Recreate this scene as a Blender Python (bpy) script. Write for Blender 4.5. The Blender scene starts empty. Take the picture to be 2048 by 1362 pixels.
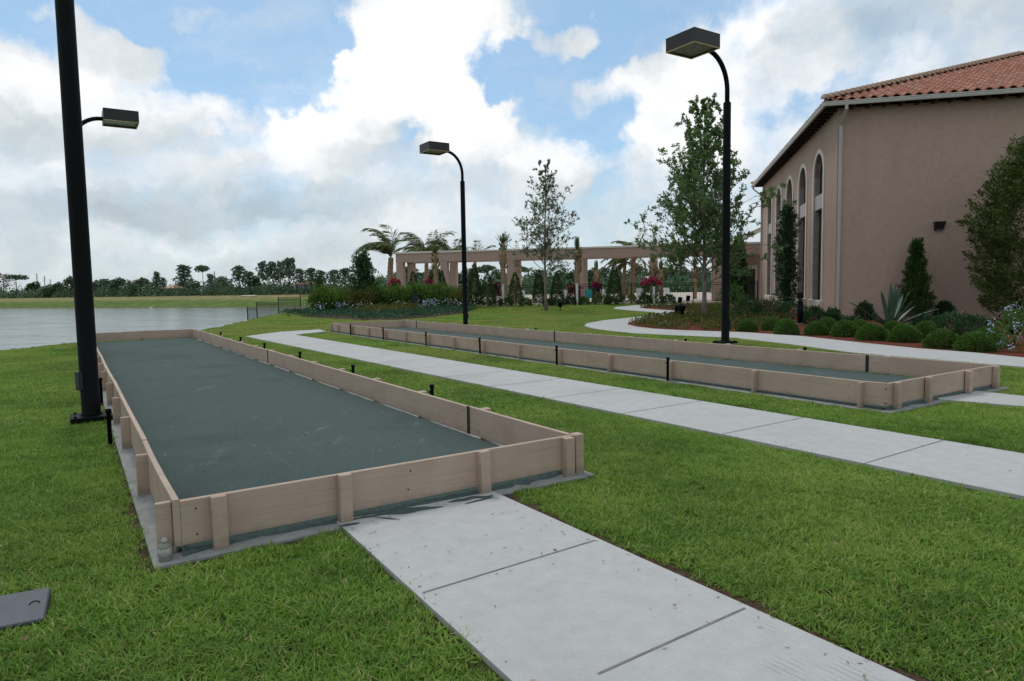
import bpy, math, random
import numpy as np
from mathutils import Vector, Matrix
from mathutils.geometry import tessellate_polygon

# ------------------------------------------------------------------ camera
S = bpy.context.scene
COL = S.collection
CAM_H = 1.65
FPX = 1357.88                                  # focal length in pixels of the 2048 px wide photograph
RT = np.array([0.99986643, -0.00127665, -0.01629366])
UP = np.array([0.01634359, 0.07810251, 0.99681136])
FW = np.array([0.0, 0.99694452, -0.07811294])
cam = bpy.data.cameras.new('camera')
cam.sensor_width = 36.0
cam.lens = FPX / 2048 * 36.0
cam.clip_start = 0.05
cam.clip_end = 3000
camo = bpy.data.objects.new('camera', cam)
COL.objects.link(camo)
camo.matrix_world = Matrix(((RT[0], UP[0], -FW[0], 0), (RT[1], UP[1], -FW[1], 0), (RT[2], UP[2], -FW[2], CAM_H), (0, 0, 0, 1)))
S.camera = camo

# ------------------------------------------------------------------ exposure, sun, sky
S.view_settings.view_transform = 'Standard'
S.view_settings.look = 'None'
S.view_settings.exposure = 0.18
S.view_settings.gamma = 1.0
S.view_settings.use_curve_mapping = False
SUN_EL, SUN_AZ = math.radians(58), math.radians(-25)       # azimuth measured from +Y towards +X
sd = Vector((math.sin(SUN_AZ) * math.cos(SUN_EL), math.cos(SUN_AZ) * math.cos(SUN_EL), math.sin(SUN_EL)))
sun = bpy.data.lights.new('sun', 'SUN')
sun.energy = 1.1
sun.angle = math.radians(14)
sun.color = (1.0, 0.96, 0.9)
suno = bpy.data.objects.new('sun', sun)
COL.objects.link(suno)
suno.rotation_euler = sd.to_track_quat('Z', 'Y').to_euler()
suno.location = sd * 60


def pix_dir(x, y):
    d = FW + RT * (x - 1024) / FPX - UP * (y - 681) / FPX
    return d / np.linalg.norm(d)


def pix_azel(x, y):
    d = pix_dir(x, y)
    return math.atan2(d[0], d[1]), math.asin(d[2])


class NT:
    """small helper to write node trees"""
    def __init__(self, tree):
        self.t = tree
        self.n = tree.nodes
        self.n.clear()

    def new(self, typ, **kw):
        nd = self.n.new(typ)
        for k, v in kw.items():
            setattr(nd, k, v)
        return nd

    def link(self, a, b):
        self.t.links.new(a, b)

    def put(self, sock, v):
        if hasattr(v, 'is_output'):
            self.link(v, sock)
        else:
            sock.default_value = v

    def math(self, op, a, b=0.0, c=None, clamp=False):
        nd = self.new('ShaderNodeMath', operation=op, use_clamp=clamp)
        self.put(nd.inputs[0], a)
        self.put(nd.inputs[1], b)
        if c is not None:
            self.put(nd.inputs[2], c)
        return nd.outputs[0]

    def vmath(self, op, a, b):
        nd = self.new('ShaderNodeVectorMath', operation=op)
        self.put(nd.inputs[0], a)
        self.put(nd.inputs[1], b)
        return nd.outputs[0]

    def noise(self, vec, scale, detail=4, rough=0.55, dist=0.0, out='Fac'):
        nd = self.new('ShaderNodeTexNoise')
        if vec is not None:
            self.link(vec, nd.inputs['Vector'])
        nd.inputs['Scale'].default_value = scale
        nd.inputs['Detail'].default_value = detail
        nd.inputs['Roughness'].default_value = rough
        nd.inputs['Distortion'].default_value = dist
        return nd.outputs[out]

    def ramp(self, fac, stops, interp='LINEAR'):
        nd = self.new('ShaderNodeValToRGB')
        cr = nd.color_ramp
        cr.interpolation = interp
        while len(cr.elements) < len(stops):
            cr.elements.new(0.5)
        for e, (p, c) in zip(cr.elements, stops):
            e.position = p
            e.color = (c[0], c[1], c[2], 1) if not isinstance(c, (int, float)) else (c, c, c, 1)
        self.put(nd.inputs[0], fac)
        return nd.outputs[0]

    def mix(self, fac, a, b, blend='MIX'):
        nd = self.new('ShaderNodeMix', data_type='RGBA', blend_type=blend)
        self.put(nd.inputs[0], fac)
        for s, v in ((nd.inputs[6], a), (nd.inputs[7], b)):
            if hasattr(v, 'is_output'):
                self.link(v, s)
            else:
                s.default_value = (v[0], v[1], v[2], 1)
        return nd.outputs[2]

    def maprange(self, v, a, b, c=0.0, d=1.0, smooth=True):
        nd = self.new('ShaderNodeMapRange', interpolation_type='SMOOTHSTEP' if smooth else 'LINEAR')
        self.put(nd.inputs[0], v)
        for i, q in enumerate((a, b, c, d)):
            nd.inputs[1 + i].default_value = q
        return nd.outputs[0]


W = bpy.data.worlds.new('World')
S.world = W
W.use_nodes = True
w = NT(W.node_tree)
wout = w.new('ShaderNodeOutputWorld')
sky = w.new('ShaderNodeTexSky', sky_type='NISHITA')
sky.sun_disc = False
sky.sun_elevation = SUN_EL
sky.sun_rotation = SUN_AZ
sky.air_density = 1.0
sky.dust_density = 0.6
sky.ozone_density = 2.0
bsky = w.new('ShaderNodeBackground')
bsky.inputs[1].default_value = 0.13
skyc = w.mix(1.0, w.mix(0.55, sky.outputs[0], (2.7, 3.9, 5.4)), (0.82, 0.93, 0.95), 'MULTIPLY')
w.link(skyc, bsky.inputs[0])
tc = w.new('ShaderNodeTexCoord')
sep = w.new('ShaderNodeSeparateXYZ')
w.link(tc.outputs['Generated'], sep.inputs[0])
az = w.math('ARCTAN2', sep.outputs[0], sep.outputs[1])
el = w.math('ARCSINE', sep.outputs[2])
comb = w.new('ShaderNodeCombineXYZ')
w.link(az, comb.inputs[0])
w.link(el, comb.inputs[1])
azel = comb.outputs[0]
# billowing distortion of the cloud outlines
wn1 = w.noise(azel, 6.5, 3, 0.5, 0.0, 'Color')
off1 = w.vmath('MULTIPLY', w.vmath('SUBTRACT', wn1, (0.5, 0.5, 0.5)), (0.12, 0.09, 0.0))
wn2 = w.noise(azel, 26.0, 6, 0.62, 0.0, 'Color')
off2 = w.vmath('MULTIPLY', w.vmath('SUBTRACT', wn2, (0.5, 0.5, 0.5)), (0.075, 0.055, 0.0))
wv = w.vmath('ADD', w.vmath('ADD', azel, off1), off2)


def blobsum(vec, blobs, start):
    acc = start
    for (px, py, rx, ry, rot, wt) in blobs:
        a, e = pix_azel(px, py)
        mp = w.new('ShaderNodeMapping', vector_type='TEXTURE')
        w.link(vec, mp.inputs[0])
        mp.inputs['Location'].default_value = (a, e, 0)
        mp.inputs['Rotation'].default_value = (0, 0, math.radians(rot))
        mp.inputs['Scale'].default_value = (rx / FPX, ry / FPX, 1)
        gr = w.new('ShaderNodeTexGradient', gradient_type='SPHERICAL')
        w.link(mp.outputs[0], gr.inputs[0])
        acc = w.math('MULTIPLY_ADD', w.maprange(gr.outputs[1], 0.0, 0.62), wt, acc)
    return acc


HOLES = [   # clear blue openings between the clouds: px, py, radius x, radius y, rotation, weight
    (300, 70, 540, 190, 0, -0.85), (520, 160, 240, 140, 20, -0.8), (30, 10, 260, 70, 0, -0.6), (690, 20, 200, 90, 0, -0.5),
    (1110, 70, 340, 200, 0, -0.85), (1010, 190, 180, 110, 0, -0.75), (1150, 265, 150, 90, 10, -0.7), (1310, 10, 240, 80, 0, -0.6),
    (1190, 410, 90, 110, 0, -0.2), (1250, 120, 110, 110, 0, -0.4), (800, 255, 70, 30, 45, -0.4),
    (1660, 195, 110, 45, 25, -0.35), (640, 235, 60, 40, 0, -0.35),
]
PUFFS = [   # cloud masses standing inside the openings
    (870, 90, 210, 150, 30, 1.1), (720, 190, 210, 110, 40, 0.9), (760, 60, 160, 90, 20, 0.7), (960, 40, 100, 45, -20, 0.45), (940, 235, 120, 100, 0, 1.2),
    (1080, 222, 280, 62, 18, 1.0), (1115, 95, 120, 55, 25, 0.74), (1040, 40, 70, 60, -60, 0.45), (200, 65, 130, 60, -25, 0.80), (310, 108, 120, 52, -20, 0.82),
    (455, 55, 160, 60, -15, 0.66), (590, 75, 90, 50, 0, 0.6), (40, 90, 170, 130, 0, 0.9), (200, 205, 330, 80, 0, 0.8), (420, 215, 160, 60, 0, 0.4),
    (1220, 30, 130, 80, 40, 0.75), (1340, 90, 160, 80, 20, 0.6), (1350, 230, 170, 130, 0, 0.6), (1110, 330, 120, 80, 0, 0.8), (1290, 140, 90, 60, 30, 0.3), (520, 240, 150, 60, 0, 0.3),
]
cn = w.noise(azel, 8.0, 10, 0.66, 0.25)
D = blobsum(wv, HOLES + PUFFS, w.math('MULTIPLY_ADD', cn, 1.35, 0.14))
veil = w.noise(w.vmath('MULTIPLY', wv, (3.0, 6.0, 1.0)), 1.7, 7, 0.65)
alpha = w.math('MULTIPLY', w.maprange(D, 0.20, 1.02), 0.97)
alpha = w.math('MAXIMUM', alpha, w.maprange(veil, 0.42, 0.85, 0.04, 0.55))
LIGHT = [   # brilliant sunlit tops (+) and shaded bases and strata (-)
    (850, 80, 240, 150, 30, 0.42), (700, 190, 240, 110, 40, 0.40), (940, 235, 140, 120, 0, 0.42), (200, 195, 330, 60, 0, 0.30),
    (60, 90, 200, 100, 0, 0.12), (600, 250, 260, 60, 10, 0.16), (1330, 230, 190, 140, 0, 0.38), (1450, 60, 150, 80, 30, 0.30),
    (1600, 190, 200, 110, 0, 0.28), (1480, 310, 160, 120, 0, 0.20), (1110, 320, 140, 70, 0, 0.36), (900, 430, 240, 50, 0, 0.20),
    (500, 325, 200, 45, 0, 0.16), (110, 345, 110, 35, 0, 0.26), (420, 465, 380, 32, 3, 0.16), (820, 360, 110, 40, 0, 0.14), (540, 300, 70, 30, 0, 0.15),
    (300, 410, 430, 60, -4, -0.22), (640, 400, 240, 50, 6, -0.24), (30, 240, 180, 70, 0, -0.05), (720, 265, 130, 30, 0, -0.14), (740, 320, 130, 30, 0, -0.14),
    (1900, 60, 330, 110, 10, -0.10), (1620, 130, 220, 45, 15, -0.14), (1830, 130, 90, 45, 20, 0.30), (560, 540, 900, 50, 0, -0.08),
    (1540, 20, 120, 50, 0, 0.22), (300, 270, 340, 50, 0, -0.06), (120, 440, 260, 50, 0, -0.10), (1700, 40, 200, 60, 0, -0.08),
]
sn = w.noise(wv, 11.0, 9, 0.66)
stretch = w.vmath('MULTIPLY', wv, (4.0, 17.0, 1.0))
sn2 = w.noise(stretch, 1.6, 6, 0.6)
lowmask = w.maprange(el, 0.30, 0.08)
B = blobsum(wv, LIGHT, 0.52)
B = w.math('SUBTRACT', B, w.math('MULTIPLY', w.maprange(el, 0.26, 0.02), 0.10))
B = w.math('ADD', B, w.math('MULTIPLY', w.math('SUBTRACT', sn, 0.5), 0.95))
B = w.math('ADD', B, w.math('MULTIPLY', w.math('MULTIPLY', w.math('SUBTRACT', sn2, 0.5), lowmask), 0.40))
ccol = w.ramp(B, [(0.0, (0.47, 0.53, 0.57)), (0.30, (0.60, 0.665, 0.70)), (0.55, (0.76, 0.80, 0.825)), (0.80, (0.96, 0.97, 0.98)), (1.0, (1.10, 1.10, 1.10))])
# thin cloud veils take a faint warm grey tint over the high part of the sky
bcl = w.new('ShaderNodeBackground')
w.link(ccol, bcl.inputs[0])
bcl.inputs[1].default_value = 0.90
wm = w.new('ShaderNodeMixShader')
w.link(alpha, wm.inputs[0])
w.link(bsky.outputs[0], wm.inputs[1])
w.link(bcl.outputs[0], wm.inputs[2])
w.link(wm.outputs[0], wout.inputs[0])

# ------------------------------------------------------------------ helpers
RNG = np.random.default_rng(7)
random.seed(7)


def smooth(a, b, x):
    t = np.clip((np.asarray(x, float) - a) / (b - a), 0, 1)
    return t * t * (3 - 2 * t)


CREST = np.array([(-17, -80), (-15.2, -10), (-14.9, 10), (-14.5, 19.2), (-14.35, 22.4), (-13.2, 25), (-12.3, 27.7), (-12.9, 33.4),
                  (-14.2, 40.7), (-15.6, 47), (-17.0, 54), (-20, 75), (-24, 110), (-22, 175)], float)


def crest_dist(x, y):
    """signed distance to the top edge of the near bank; positive on the lake side"""
    x = np.asarray(x, float)
    y = np.asarray(y, float)
    best = np.full(x.shape, 1e9)
    sgn = np.ones(x.shape)
    for (ax, ay), (bx, by) in zip(CREST[:-1], CREST[1:]):
        dx, dy = bx - ax, by - ay
        t = np.clip(((x - ax) * dx + (y - ay) * dy) / (dx * dx + dy * dy), 0, 1)
        qx, qy = x - ax - t * dx, y - ay - t * dy
        d = np.hypot(qx, qy)
        s = np.where(dx * qy - dy * qx > 0, 1.0, -1.0)
        m = d < best
        best = np.where(m, d, best)
        sgn = np.where(m, s, sgn)
    return best * sgn


def height(x, y):
    x = np.asarray(x, float)
    y = np.asarray(y, float)
    d = crest_dist(x, y)
    dd = np.maximum(d, 0)
    near = -np.where(dd < 2.0, 0.24 * dd * dd / 4.0, 0.24 * (dd - 1.0))
    near = np.maximum(near, -4.0)
    near = near + 0.25 * smooth(42, 52, y) * smooth(-16, -10, x) * (d < 0)
    ys = np.interp(x, [-600, -151, -63, -20, 60], [420, 203, 164, 150, 150])
    e = y - ys
    far = np.interp(e, [-12, -4, 0, 7, 16, 30], [-4.0, -3.0, -2.15, -0.4, 0.55, 0.75])
    return np.maximum(near, far)


def ray_plane(x, y, z):
    d = pix_dir(x, y)
    t = (z - CAM_H) / d[2]
    return np.array([0, 0, CAM_H]) + d * t


def at(x, y, z=0.0):
    """point of the plane z seen at a pixel of the photograph"""
    return ray_plane(x, y, z)


def ground(x, y):
    """point of the terrain seen at a pixel"""
    d = pix_dir(x, y)
    o = np.array([0, 0, CAM_H])
    t = 1.0
    for i in range(4000):
        p = o + d * t
        if p[2] < height(p[0], p[1]):
            break
        t += 0.05 + t * 0.001
    return o + d * t


def atd(x, y, dist):
    """point at forward distance dist (metres along +Y) seen at a pixel"""
    d = pix_dir(x, y)
    return np.array([0, 0, CAM_H]) + d * dist / d[1]


def tag(o, label=None, cat=None, group=None, kind=None):
    if label:
        o['label'] = label
    if cat:
        o['category'] = cat
    if group:
        o['group'] = group
    if kind:
        o['kind'] = kind
    return o


def empty(name, loc=(0, 0, 0), rz=0.0, label=None, cat=None, group=None):
    o = bpy.data.objects.new(name, None)
    COL.objects.link(o)
    o.empty_display_size = 0.2
    o.location = tuple(float(v) for v in loc)
    o.rotation_euler = (0, 0, rz)
    return tag(o, label, cat, group)


def link(name, me, parent=None):
    o = bpy.data.objects.new(name, me)
    COL.objects.link(o)
    if parent is not None:
        o.parent = parent
    return o


def copy_tree(o, parent=None):
    c = o.copy()
    COL.objects.link(c)
    c.parent = parent
    for ch in list(o.children):
        copy_tree(ch, c)
    return c


def mesh_np(name, V, F, mats, smooth_sh=False, mi=None):
    """V (n,3), F (m,k) equal sized faces"""
    me = bpy.data.meshes.new(name)
    V = np.asarray(V, np.float32)
    F = np.asarray(F, np.int32)
    k = F.shape[1]
    me.vertices.add(len(V))
    me.vertices.foreach_set('co', V.ravel())
    me.loops.add(F.size)
    me.loops.foreach_set('vertex_index', F.ravel())
    me.polygons.add(len(F))
    me.polygons.foreach_set('loop_start', np.arange(0, F.size, k, dtype=np.int32))
    me.polygons.foreach_set('loop_total', np.full(len(F), k, np.int32))
    if smooth_sh:
        me.polygons.foreach_set('use_smooth', np.ones(len(F), bool))
    for m in (mats if isinstance(mats, (list, tuple)) else [mats]):
        me.materials.append(m)
    if mi is not None:
        me.polygons.foreach_set('material_index', np.asarray(mi, np.int32))
    me.update(calc_edges=True)
    me.validate()
    return me


class MB:
    """collects shapes into one mesh"""
    def __init__(self):
        self.v, self.f, self.mi, self.sm = [], [], [], []

    def add(self, V, F, mi=0, sm=False):
        b = len(self.v)
        self.v.extend([tuple(float(c) for c in p) for p in V])
        for q in F:
            self.f.append(tuple(b + i for i in q))
            self.mi.append(mi)
            self.sm.append(sm)

    def box(self, lo, hi, mi=0, bev=0.0, mat=None):
        x0, y0, z0 = lo
        x1, y1, z1 = hi
        if bev > 0:
            b = bev
            V, F = [], []
            for (z, i) in ((z0, b), (z0 + b, 0), (z1 - b, 0), (z1, b)):
                V += [(x0 + i, y0 + i + (b if i == 0 else 0), z), (x0 + i + (b if i == 0 else 0), y0 + i, z), (x1 - i - (b if i == 0 else 0), y0 + i, z),
                      (x1 - i, y0 + i + (b if i == 0 else 0), z), (x1 - i, y1 - i - (b if i == 0 else 0), z), (x1 - i - (b if i == 0 else 0), y1 - i, z),
                      (x0 + i + (b if i == 0 else 0), y1 - i, z), (x0 + i, y1 - i - (b if i == 0 else 0), z)]
            for k in range(3):
                for j in range(8):
                    F.append((k * 8 + j, k * 8 + (j + 1) % 8, k * 8 + 8 + (j + 1) % 8, k * 8 + 8 + j))
            F.append(tuple(range(7, -1, -1)))
            F.append(tuple(range(24, 32)))
        else:
            V = [(x0, y0, z0), (x1, y0, z0), (x1, y1, z0), (x0, y1, z0), (x0, y0, z1), (x1, y0, z1), (x1, y1, z1), (x0, y1, z1)]
            F = [(0, 3, 2, 1), (4, 5, 6, 7), (0, 1, 5, 4), (1, 2, 6, 5), (2, 3, 7, 6), (3, 0, 4, 7)]
        if mat is not None:
            V = [tuple(mat @ Vector(p)) for p in V]
        self.add(V, F, mi)

    def tube(self, pts, rad, n=8, mi=0, cap=True, sm=True):
        pts = [Vector(tuple(p)) for p in pts]
        rad = rad if isinstance(rad, (list, tuple)) else [rad] * len(pts)
        V, F = [], []
        ref = None
        for i, p in enumerate(pts):
            t = (pts[min(i + 1, len(pts) - 1)] - pts[max(i - 1, 0)])
            t = t.normalized() if t.length > 1e-9 else Vector((0, 0, 1))
            if ref is None:
                ref = Vector((1, 0, 0)) if abs(t.x) < 0.9 else Vector((0, 1, 0))
            a = (ref - t * ref.dot(t)).normalized()
            ref = a
            b = t.cross(a)
            for j in range(n):
                an = 2 * math.pi * j / n
                V.append(p + (a * math.cos(an) + b * math.sin(an)) * rad[i])
        for i in range(len(pts) - 1):
            for j in range(n):
                F.append((i * n + j, i * n + (j + 1) % n, (i + 1) * n + (j + 1) % n, (i + 1) * n + j))
        if cap:
            F.append(tuple(range(n - 1, -1, -1)))
            F.append(tuple((len(pts) - 1) * n + j for j in range(n)))
        self.add(V, F, mi, sm)

    def lathe(self, prof, n=16, mi=0, loc=(0, 0, 0), sm=True):
        V, F = [], []
        for r, z in prof:
            for j in range(n):
                an = 2 * math.pi * j / n
                V.append((loc[0] + r * math.cos(an), loc[1] + r * math.sin(an), loc[2] + z))
        for i in range(len(prof) - 1):
            for j in range(n):
                F.append((i * n + j, i * n + (j + 1) % n, (i + 1) * n + (j + 1) % n, (i + 1) * n + j))
        F.append(tuple(range(n - 1, -1, -1)))
        F.append(tuple((len(prof) - 1) * n + j for j in range(n)))
        self.add(V, F, mi, sm)

    def poly(self, outer, z0, z1, mi=0):
        """extruded polygon (list of xy), z0/z1 numbers or per vertex lists"""
        n = len(outer)
        zt = z1 if isinstance(z1, (list, tuple, np.ndarray)) else [z1] * n
        zb = z0 if isinstance(z0, (list, tuple, np.ndarray)) else [z0] * n
        V = [(p[0], p[1], zb[i]) for i, p in enumerate(outer)] + [(p[0], p[1], zt[i]) for i, p in enumerate(outer)]
        tri = tessellate_polygon([[Vector((p[0], p[1], 0)) for p in outer]])
        F = []
        area = sum(outer[i][0] * outer[(i + 1) % n][1] - outer[(i + 1) % n][0] * outer[i][1] for i in range(n))
        for t in tri:
            a, b, c = (Vector((outer[i][0], outer[i][1], 0)) for i in t)
            up = (b - a).cross(c - a).z > 0
            t = tuple(t) if up else tuple(reversed(t))
            F.append(tuple(n + i for i in t))
            F.append(tuple(reversed(t)))
        for i in range(n):
            j = (i + 1) % n
            F.append((i, j, n + j, n + i) if area > 0 else (j, i, n + i, n + j))
        self.add(V, F, mi)

    def build(self, name, mats, parent=None):
        me = bpy.data.meshes.new(name)
        me.from_pydata(self.v, [], self.f)
        for m in (mats if isinstance(mats, (list, tuple)) else [mats]):
            me.materials.append(m)
        me.polygons.foreach_set('material_index', self.mi)
        me.polygons.foreach_set('use_smooth', self.sm)
        me.update()
        return link(name, me, parent)


# ------------------------------------------------------------------ materials
def mat(name, stops, scale=3.0, rough=0.8, bump=0.0, bscale=60.0, detail=5, coords='Object', spec=0.3, metal=0.0, stretch=None, extra=None, coat=0.0):
    m = bpy.data.materials.new(name)
    m.use_nodes = True
    t = NT(m.node_tree)
    out = t.new('ShaderNodeOutputMaterial')
    b = t.new('ShaderNodeBsdfPrincipled')
    t.link(b.outputs[0], out.inputs[0])
    if coords == 'World':
        vec = t.new('ShaderNodeNewGeometry').outputs['Position']
    else:
        vec = t.new('ShaderNodeTexCoord').outputs['Object']
    v2 = t.vmath('MULTIPLY', vec, stretch) if stretch else vec
    if len(stops) == 1:
        stops = [(0, stops[0]), (1, stops[0])]
    elif not isinstance(stops[0][1], (tuple, list)):
        n = len(stops)
        stops = [(0.28 + 0.44 * i / (n - 1), c) for i, c in enumerate(stops)]
    c = t.ramp(t.noise(v2, scale, detail, 0.6), stops)
    if extra:
        c = extra(t, vec, c)
    t.link(c, b.inputs['Base Color'])
    b.inputs['Roughness'].default_value = rough
    b.inputs['Specular IOR Level'].default_value = spec
    b.inputs['Metallic'].default_value = metal
    b.inputs['Coat Weight'].default_value = coat
    if bump > 0:
        bn = t.new('ShaderNodeBump')
        bn.inputs['Strength'].default_value = min(1.0, bump)
        bn.inputs['Distance'].default_value = 0.01 * max(1.0, bump)
        t.link(t.noise(v2, bscale, 5, 0.6), bn.inputs['Height'])
        t.link(bn.outputs[0], b.inputs['Normal'])
    return m


def leafmat(name, cols, rough=0.55, trans=0.25, nscale=1.2, spec=0.3):
    """foliage: hue differs from leaf to leaf and in broad patches"""
    m = bpy.data.materials.new(name)
    m.use_nodes = True
    t = NT(m.node_tree)
    out = t.new('ShaderNodeOutputMaterial')
    geo = t.new('ShaderNodeNewGeometry')
    n = t.noise(geo.outputs['Position'], nscale, 3, 0.6)
    f = t.math('ADD', t.math('MULTIPLY', geo.outputs['Random Per Island'], 0.55), t.math('MULTIPLY', t.math('SUBTRACT', n, 0.275), 0.8))
    k = len(cols)
    c = t.ramp(f, [(0.08 + 0.84 * i / (k - 1), q) for i, q in enumerate(cols)])
    b = t.new('ShaderNodeBsdfPrincipled')
    t.link(c, b.inputs['Base Color'])
    b.inputs['Roughness'].default_value = rough
    b.inputs['Specular IOR Level'].default_value = spec
    tr = t.new('ShaderNodeBsdfTranslucent')
    t.link(t.mix(1.0, c, (1.3, 1.35, 0.7), 'MULTIPLY'), tr.inputs[0])
    mx = t.new('ShaderNodeMixShader')
    mx.inputs[0].default_value = trans
    t.link(b.outputs[0], mx.inputs[1])
    t.link(tr.outputs[0], mx.inputs[2])
    t.link(mx.outputs[0], out.inputs[0])
    return m


M = {}


def wood_extra(t, vec, c):
    # fine grain along the board and a few dark knots and scuffs
    g = t.noise(t.vmath('MULTIPLY', vec, (2.0, 2.0, 60.0)), 1.0, 4, 0.6)
    c = t.mix(t.math('MULTIPLY', t.maprange(g, 0.45, 0.75), 0.28), c, (0.20, 0.145, 0.105))
    vo = t.new('ShaderNodeTexVoronoi')
    vo.inputs['Scale'].default_value = 1.1
    t.link(vec, vo.inputs['Vector'])
    k = t.maprange(vo.outputs['Distance'], 0.036, 0.02)
    c = t.mix(t.math('MULTIPLY', k, 0.75), c, (0.10, 0.06, 0.04))
    s = t.noise(vec, 1.7, 6, 0.7)
    c = t.mix(t.math('MULTIPLY', t.maprange(s, 0.56, 0.76), 0.5), c, (0.23, 0.18, 0.14))
    spz = t.new('ShaderNodeSeparateXYZ')
    t.link(vec, spz.inputs[0])
    mud = t.maprange(t.math('ADD', spz.outputs[2], t.math('MULTIPLY', t.noise(vec, 9, 6, 0.7), 0.16)), 0.21, 0.11)
    c = t.mix(t.math('MULTIPLY', mud, 0.55), c, (0.17, 0.15, 0.12))
    sc = t.noise(t.vmath('MULTIPLY', vec, (3.0, 3.0, 14.0)), 2.2, 5, 0.7)
    return t.mix(t.math('MULTIPLY', t.maprange(sc, 0.66, 0.74), 0.5), c, (0.55, 0.47, 0.40))


M['board'] = mat('painted_board', [(0.40, 0.298, 0.228), (0.445, 0.335, 0.26), (0.48, 0.365, 0.288)], 2.2, 0.62, 0.25, 90, coords='World', extra=wood_extra)
M['screw'] = mat('rusty_screw', [(0.05, 0.035, 0.028), (0.10, 0.07, 0.05)], 8, 0.7)
M['dark_joint'] = mat('black_rubber', [(0.012, 0.012, 0.013), (0.03, 0.03, 0.03)], 8, 0.7)


def clay_extra(t, vec, c):
    # pale scuffs, worn streaks and bright grains in the green clay
    s = t.noise(t.vmath('MULTIPLY', vec, (2.2, 0.7, 1)), 1.3, 9, 0.75)
    c = t.mix(t.math('MULTIPLY', t.maprange(s, 0.56, 0.72), 0.55), c, (0.20, 0.235, 0.215))
    dp = t.noise(vec, 0.5, 6, 0.65)
    c = t.mix(t.math('MULTIPLY', t.maprange(dp, 0.5, 0.68), 0.40), c, (0.045, 0.066, 0.062))
    mp_ = t.new('ShaderNodeMapping')
    mp_.inputs['Rotation'].default_value = (0, 0, -0.575)
    t.link(vec, mp_.inputs[0])
    dl_ = t.noise(t.vmath('MULTIPLY', mp_.outputs[0], (26.0, 0.35, 1.0)), 1.0, 5, 0.7)
    c = t.mix(t.math('MULTIPLY', t.maprange(dl_, 0.54, 0.72), 0.30), c, (0.125, 0.155, 0.145))
    vo = t.new('ShaderNodeTexVoronoi')
    vo.inputs['Scale'].default_value = 11
    t.link(vec, vo.inputs['Vector'])
    d = t.maprange(vo.outputs['Distance'], 0.13, 0.08)
    sel = t.maprange(t.noise(vec, 5.0, 3, 0.6), 0.58, 0.66)
    return t.mix(t.math('MULTIPLY', t.math('MULTIPLY', d, sel), 0.7), c, (0.42, 0.45, 0.40))


M['clay'] = mat('green_clay', [(0.058, 0.082, 0.077), (0.078, 0.105, 0.099), (0.102, 0.132, 0.125)], 75, 0.95, 0.5, 320, 6, coords='World', spec=0.08, extra=clay_extra)
M['clay_rim'] = mat('spilt_green_clay', [(0.055, 0.085, 0.078), (0.105, 0.14, 0.132)], 25, 0.95, 0.6, 150, coords='World', spec=0.1)


def concrete_extra(t, vec, c):
    s = t.noise(vec, 0.55, 8, 0.68)
    c = t.mix(t.math('MULTIPLY', t.maprange(s, 0.48, 0.72), 0.7), c, (0.345, 0.34, 0.32))
    h = t.noise(vec, 190, 2, 0.5)
    c = t.mix(t.math('MULTIPLY', t.maprange(h, 0.58, 0.70), 0.6), c, (0.27, 0.27, 0.26))
    b = t.noise(t.vmath('MULTIPLY', vec, (40, 40, 40)), 1.0, 3, 0.6)
    c = t.mix(t.math('MULTIPLY', t.maprange(b, 0.45, 0.8), 0.22), c, (0.53, 0.53, 0.525))
    mp_ = t.new('ShaderNodeMapping')
    mp_.inputs['Rotation'].default_value = (0, 0, -0.62)
    t.link(vec, mp_.inputs[0])
    bm = t.noise(t.vmath('MULTIPLY', mp_.outputs[0], (3.0, 170.0, 1.0)), 1.0, 3, 0.6)
    c = t.mix(t.math('MULTIPLY', t.maprange(bm, 0.5, 0.75), 0.30), c, (0.31, 0.31, 0.305))
    wv3 = t.new('ShaderNodeTexWave')
    wv3.inputs['Scale'].default_value = 9.0
    wv3.inputs['Distortion'].default_value = 1.5
    t.link(mp_.outputs[0], wv3.inputs[0])
    msk = t.maprange(t.noise(vec, 1.15, 5, 0.7), 0.585, 0.66)
    c = t.mix(t.math('MULTIPLY', t.math('MULTIPLY', msk, t.maprange(wv3.outputs['Fac'], 0.55, 0.85)), 0.35), c, (0.23, 0.225, 0.215))
    k = t.noise(vec, 3.3, 7, 0.75)
    return t.mix(t.math('MULTIPLY', t.maprange(k, 0.66, 0.74), 0.6), c, (0.22, 0.215, 0.20))


M['concrete'] = mat('broom_finished_concrete', [(0.405, 0.408, 0.405), (0.44, 0.443, 0.44), (0.47, 0.473, 0.47)], 9, 0.85, 0.3, 260, 6, coords='World', spec=0.2, extra=concrete_extra)
M['old_concrete'] = mat('grey_concrete_footing', [(0.19, 0.20, 0.195), (0.28, 0.285, 0.275), (0.35, 0.35, 0.34)], 7, 0.9, 0.6, 120, 6, coords='World', spec=0.15)
M['black_metal'] = mat('black_painted_metal', [(0.003, 0.004, 0.0045), (0.005, 0.0065, 0.007)], 6, 0.6, 0.0, spec=0.09)
M['dark_green_metal'] = mat('dark_green_metal', [(0.012, 0.02, 0.019), (0.02, 0.03, 0.028)], 6, 0.5)
M['bronze'] = mat('dark_bronze_metal', [(0.020, 0.019, 0.021), (0.030, 0.028, 0.029)], 3, 0.42, spec=0.3)
M['brass'] = mat('yellow_trim', [(0.40, 0.30, 0.12), (0.50, 0.39, 0.17)], 6, 0.5)
M['lens'] = mat('prismatic_lens', [(0.20, 0.20, 0.20), (0.42, 0.42, 0.42)], 9, 0.25, 0.5, 40)
M['white_pvc'] = mat('white_plastic', [(0.72, 0.72, 0.70), (0.80, 0.80, 0.78)], 4, 0.5)


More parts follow.
